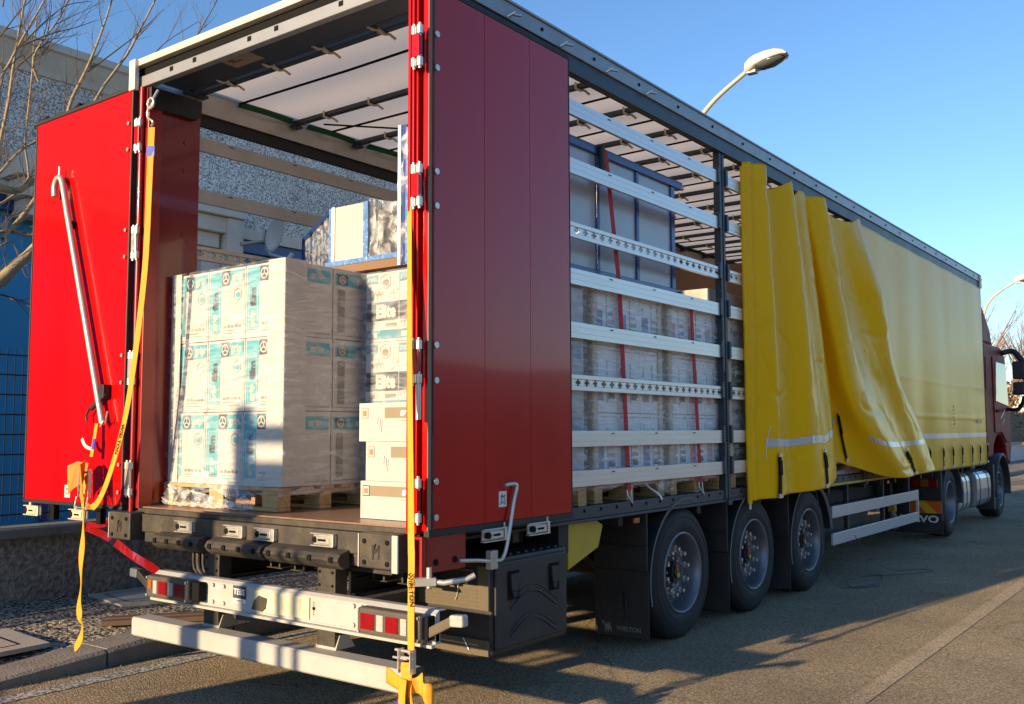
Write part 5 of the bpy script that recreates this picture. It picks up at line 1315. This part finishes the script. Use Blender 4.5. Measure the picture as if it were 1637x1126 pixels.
q.grid(fg3, 20, 12); q.build('film_cover', 'film_loose', WB)

# ------------------------------------------------------------------ STRAPS
# internal red straps over the load
def cargo_strap(y_top, z_top, y_bot, lab, pad):
    t = thing('red_cargo_strap', lab, 'cargo strap', (-.02, y_bot, 1.06), 'red cargo straps hooked to the right deck rail')
    P = [(-.6, y_top-.02, z_top+.02), (-.12, y_top, z_top+.015), (-.095, y_top+.005, z_top-.03), (-.03, y_top+(y_bot-y_top)*(.4 if pad else .06), 2.56 if pad else 2.50), (-.020, y_bot, 1.13)]
    MB().ribbon([P[0], P[1]], .05, (0, 1, 0), .004).build('webbing', 'redstrap', t)
    MB().ribbon(P[1:], .05, (0, 1, 0), .004).build('webbing', 'redstrap', t)
    q = MB().tube([(-.025, y_bot-.03, 1.14), (-.02, y_bot-.025, 1.10), (.006, y_bot, 1.045), (-.02, y_bot+.025, 1.10), (-.025, y_bot+.03, 1.14)], .006, 0, 6); q.build('hook', 'zinc', t)
    MB().bar((-.10, y_top-.035, z_top-.26), (-.105, y_top-.035, z_top+.02), .03, .05).build('edge_protector', 'black', t, bevel=.01)
cargo_strap(2.06, 3.50, 2.20, 'first red strap, over the blue steel frame', True)
cargo_strap(3.20, 2.60, 3.30, 'second red strap, nearer the side post', False)
# clear film bag and tail on deck edge
q = MB()
def bag(u, v):
    a = u*2*math.pi; r_ = .09*math.sin(v*math.pi)**.5*(1+.25*noise.noise(Vector((math.cos(a)*2, math.sin(a)*2, v*5)))); return Vector((-.06+r_*.5*math.cos(a), 2.78+r_*1.5*math.sin(a), 1.075+.14*v))
q.grid(bag, 24, 14); o = q.build('crumpled_film', 'film_crumple', loc=(-.06, 2.78, 1.066)); tag(o, 'crumpled ball of clear film between the two red straps', 'plastic film')
q = MB().ribbon(smooth([(-.08, 2.48, 1.19), (-.03, 2.52, 1.13), (.0, 2.58, 1.09), (.012, 2.61, 1.05)], 8), .02, (0, 1, 0), .003); o = q.build('plastic_band', 'sticker', loc=(0, 2.58, 1.05)); tag(o, 'thin white plastic band end hanging over the deck rail', 'plastic band')

def bow_text(q, s_, c, down, right, L1_, w_): q.text(s_, c, down, right, L1_, w_, 1, bold=.03, off=.004)
# left yellow tensioning strap: from hook at header down to door, looping round
YS = thing('yellow_ratchet_strap', 'yellow strap hooked to the left post and draped before the open left door', 'ratchet strap', (-2.7, -.12, .14), 'yellow ratchet straps hanging at the rear')
P = smooth([(-2.28, -.06, 3.54), (-2.275, -.07, 3.1), (-2.28, -.08, 2.6), (-2.33, -.10, 2.05), (-2.385, -.12, 1.66), (-2.45, -.155, 1.36), (-2.53, -.18, 1.15), (-2.62, -.19, 1.06), (-2.72, -.19, 1.07), (-2.73, -.21, 1.14)], 40)
sides = [Vector((1, .15, 0))*(1) if i < 30 else Vector((1, -.3, .2)) for i in range(41)]
sides = [Vector((.75+.25*min(1, i/22), .5-.4*min(1, i/22), 0)) for i in range(41)]
ws = [.044 if i < 3 else .042 for i in range(41)]
MB().ribbon(P, ws, sides, .004).build('webbing', 'orange', YS)
q = MB(); d = (P[22]-P[17]).normalized(); c = P[20]+Vector((0, -.006, 0)); rt = Vector((-d.z, 0, d.x)).normalized()
if rt.x < 0: rt = -rt
q.text('WIELTON', c, d, rt, .20, .028, 0, bold=.03, off=.0); q.build('lettering', 'ink', YS)
MB().ribbon([P[1].lerp(P[2], .6), P[1].lerp(P[2], .6)+Vector((0, 0, -.07))], .054, (.75, .5, 0), .008).build('blue_tag', 'blue', YS)
q = MB().tube(smooth([(-2.28, -.05, 3.74), (-2.25, -.07, 3.70), (-2.31, -.07, 3.66), (-2.31, -.07, 3.61), (-2.25, -.07, 3.57), (-2.28, -.06, 3.55)], 20), .008, 0, 8); q.tube([(-2.28, -.02, 3.80), (-2.28, -.05, 3.74)], .01); q.tube([(-2.28+.035*math.sin(a/8*6.283), -.07, 3.70+.035*math.cos(a/8*6.283)) for a in range(9)], .009); q.build('hook', 'zinc', YS)
# hanging piece with ratchet on the door
P = smooth([(-2.765, -.10, 1.60), (-2.765, -.11, 1.52), (-2.765, -.13, 1.38)], 8)
MB().ribbon(P, .036, (1, 0, 0), .004).build('webbing', 'orange', YS)
MB().ribbon([(-2.755, -.118, 1.50), (-2.760, -.125, 1.43)], .03, (1, 0, 0), .004).build('blue_tag', 'blue', YS)
MB().ribbon(smooth([(-2.775, -.12, 1.43), (-2.825, -.14, 1.45), (-2.855, -.15, 1.50)], 6), .03, (1, 0, .3), .002).build('care_label', 'sticker', YS)
P = smooth([(-2.755, -.17, 1.26), (-2.735, -.20, 1.15), (-2.735, -.19, 1.0), (-2.730, -.19, .85), (-2.745, -.19, .70), (-2.735, -.19, .55), (-2.750, -.19, .42), (-2.715, -.2, .34), (-2.685, -.2, .30), (-2.685, -.21, .22), (-2.735, -.22, .15)], 44)
MB().ribbon(P, .05, [Vector((1, -.15+.3*math.sin(i*.5), 0)) for i in range(45)], .004).build('webbing', 'orange', YS)
q = MB()
for x in (-2.815, -2.695): q.box(x, x+.006, -.19, -.17, 1.12, 1.30)
for z in (1.16, 1.22, 1.28): q.cyl((-2.825, -.17, z), (-2.685, -.17, z), .009, 0, 10)
q.tube([(-2.825, -.19, 1.12), (-2.830, -.2, 1.05), (-2.685, -.2, 1.05), (-2.685, -.19, 1.12)], .005); q.build('ratchet', 'zinc', YS)
q = MB()
def slv(x0, s_):
    return [(x0, -.16, 1.36), (x0+s_*.05, -.19, 1.37), (x0+s_*.11, -.24, 1.33), (x0+s_*.105, -.23, 1.12), (x0+s_*.05, -.19, 1.16), (x0, -.17, 1.2)]
q.add([(-2.765, -.15, 1.34), (-2.83, -.19, 1.35), (-2.90, -.22, 1.32), (-2.885, -.22, 1.13), (-2.855, -.20, 1.17), (-2.765, -.17, 1.22)], [(0, 1, 4, 5), (1, 2, 3, 4)])
q.add([(-2.765, -.17, 1.36), (-2.705, -.24, 1.33), (-2.665, -.26, 1.34), (-2.645, -.24, 1.10), (-2.685, -.24, 1.16), (-2.755, -.18, 1.24)], [(0, 1, 4, 5), (1, 2, 3, 4)])
q.build('sleeve', 'orange2', YS, solid=.004)
# right yellow strap, hanging down past lamp and underrun bar
YR = thing('yellow_ratchet_strap', 'yellow strap hanging down the right rear post over the tail lamp', 'ratchet strap', (.02, -.2, .1), 'yellow ratchet straps hanging at the rear')
P = smooth([(-.05, .03, 3.14), (.015, -.04, 2.46), (.056, -.08, 1.945), (.115, -.13, 1.239), (.147, -.16, 1.004), (.168, -.18, .92), (.185, -.20, .66), (.187, -.20, .50)], 50)
MB().ribbon(P, [.022+.017*min(1, i/25) for i in range(51)], (1, .05, 0), .004).build('webbing', 'orange', YR)
q = MB(); q.text('WIELTON', (.186, -.2045, .80), (.05, .05, -1), (1, 0, .05), .16, .026, 0, bold=.03, off=.0); q.build('lettering', 'ink', YR)
DX = Vector((.165, 0, 0))
P = [p+DX for p in smooth([(.02, -.235, .47), (.035, -.24, .36), (.06, -.24, .25), (.08, -.24, .15), (.10, -.23, .04)], 16)]
MB().ribbon(P, .055, [Vector((1, .3*math.sin(i*.8), 0)) for i in range(17)], .004).build('webbing', 'orange', YR)
P = [p+DX for p in smooth([(.03, -.26, .40), (.03, -.27, .30), (.05, -.27, .20), (.045, -.26, .05)], 12)]
MB().ribbon(P, .05, (1, -.2, 0), .004).build('webbing', 'orange', YR)
q = MB()
for x in (.145, .220): q.box(x, x+.006, -.25, -.21, .42, .53)
for z in (.44, .49, .52): q.cyl((.115 if z > .5 else .14, -.23, z), (.230, -.23, z), .007, 0, 10)
q.cyl((.105, -.235, .485), (.195, -.235, .485), .006, 0, 8); q.build('ratchet', 'zinc', YR)
q = MB()
def sl1(u, v): return DX+Vector((-.14+.15*u, -.20-.05*u, .385-.02*u+(.055-.01*u)*(v-.5)*2*.7))
def sl2(u, v): return DX+Vector((.05+.13*u, -.25+.04*u+.03*math.sin(u*6), .36-.01*u+.02*math.sin(u*4)+.045*(v-.5)*2+.01*math.sin(u*12+v*3)))
q.grid(sl1, 6, 3); q.grid(sl2, 16, 4); q.build('sleeve', 'orange', YR, solid=.004)
MB().box(.155, .205, -.262, -.252, .245, .305).build('blue_tag', 'blue', YR)
# red strap from left door foot to lamp
RS = thing('red_loose_strap', 'bright red strap sagging from the left door to the tail lamp', 'strap', (-2.3, .1, .6))
P = smooth([(-2.62, .1, .98), (-2.80, .02, .93), (-2.98, -.02, .90), (-2.75, -.0, .84), (-2.50, .02, .74), (-2.30, .05, .665), (-2.10, .0, .625), (-1.98, -.0, .60)], 44)
MB().ribbon(P, .05, [Vector((0, .6+.4*math.sin(i*.45), 1)) for i in range(45)], .004).build('webbing', 'redstrap', RS)
P = smooth([(-2.85, .12, .90), (-2.75, .10, .95), (-2.60, .08, 1.0)], 8); MB().ribbon(P, .05, (0, .3, 1), .004).build('webbing', 'redstrap', RS)
for o_ in RS.children: o_.data.materials[0] = M['redlens']
# hooked rod clamped on the left door
HR = thing('hooked_rod', 'long grey steel rod with hooked top on the sunlit red door', 'rod', (-3.0, -.1, 1.6))
P = smooth([(-3.42, -.10, 3.24), (-3.425, -.10, 3.31), (-3.39, -.10, 3.365), (-3.34, -.10, 3.36), (-3.30, -.10, 3.28), (-3.245, -.10, 3.12)], 26)+[Vector((-2.95, -.10, 2.31)), Vector((-2.695, -.10, 1.60))]
MB().tube([tuple(p) for p in P], .021, 0, 12).build('rod', 'zinc', HR)
HR.children[0].data.materials[0] = M['alu_dull']
q = MB(); q.bar((-2.86, -.09, 1.70), (-2.68, -.09, 1.80), .02, .03); q.box(-2.73, -.2672*10+.0 if False else -2.68, -.11, -.06, 1.77, 1.86); q.tube([(-2.86, -.1, 1.70), (-2.90, -.1, 1.66), (-2.89, -.1, 1.62)], .007); q.build('clamp', 'hub', HR, bevel=.003)
q = MB(); q.tube([(-2.70, -.11, 1.58), (-2.66, -.11, 1.62), (-2.64, -.11, 1.60), (-2.62, -.11, 1.68)], .006); q.cyl((-3.365, -.10, 3.36), (-3.365, -.10, 3.45), .007); q.build('wire_clip', 'zinc', HR)
MB().bar((-3.23, -.075, 3.02), (-3.19, -.075, 3.00), .03, .05).build('clamp', 'ink', HR, bevel=.004)

# cable on the road and hanging from the curtain
q = MB(); q.tube(smooth([(.10, 5.45, 1.02), (.09, 5.60, .8), (.10, 5.62, .55), (.12, 5.60, .35), (.10, 5.75, .15), (.16, 5.95, .012), (.30, 6.2, .01), (.36, 6.6, .01), (.20, 7.0, .01), (.05, 6.6, .01), (.25, 6.0, .01), (.42, 6.3, .01)], 60), .005, 0, 6)
q.tube(smooth([(.0, 6.9, .42), (.02, 7.0, .33), (.05, 7.1, .2), (.22, 7.35, .03), (.45, 7.7, .01), (.60, 7.6, .01), (.4, 7.2, .01), (.1, 6.8, .01), (.05, 6.3, .01)], 50), .004, 0, 6)
o = q.build('loose_cable', 'cable', loc=(.2, 6.3, 0)); tag(o, 'thin grey cord trailing on the road by the third wheel', 'cord')

# ------------------------------------------------------------------ lift truck and pallets added unseen behind the camera, shaped to shade the rear
FK = thing('added_forklift', 'orange lift truck added unseen behind the viewer, its mast shaped to shade the load', 'added_forklift', (-2.2, -6.2, 0))
q = MB(); q.box(-2.62, -2.44, -5.06, -4.96, .15, 2.92); q.box(-2.06, -1.90, -5.06, -4.96, .15, 2.14); q.build('mast', 'mast', FK)
q = MB(); q.box(-2.439, -2.061, -5.05, -4.98, 2.70, 2.80); q.box(-2.439, -2.10, -5.05, -4.98, 2.20, 2.58); q.build('carriage', 'mast', FK)
MB().box(-2.60, -1.80, -6.6, -5.10, .25, 1.40).build('body', 'liftyellow', FK, bevel=.06)
for x in (-1.79, -1.66): MB().box(x, x+.05, -5.3, -5.25, 1.0, 2.12).build('guard_post', 'mast', FK)
for x in (-2.5, -1.75):
    for y in (-5.3, -6.3): MB().cyl((x-.1, y, .3), (x+.1, y, .3), .3, n=24).build('wheel', 'tyre', FK)
src = make_pallet('weathered empty pallet in an unseen stack added behind the viewer to shade the road', -3.62, -7.2, 1.2, .8, 0.0)  # unseen pallet stacks, added to lay shade on the foreground road
src['group'] = 'empty pallets added unseen behind the viewer'
for i in range(9):
    for j in range(2):
        if i or j: dup(src, (-3.02+1.25*j, -6.8+.03*random.random(), .145*i))
print('objects', len(bpy.data.objects))
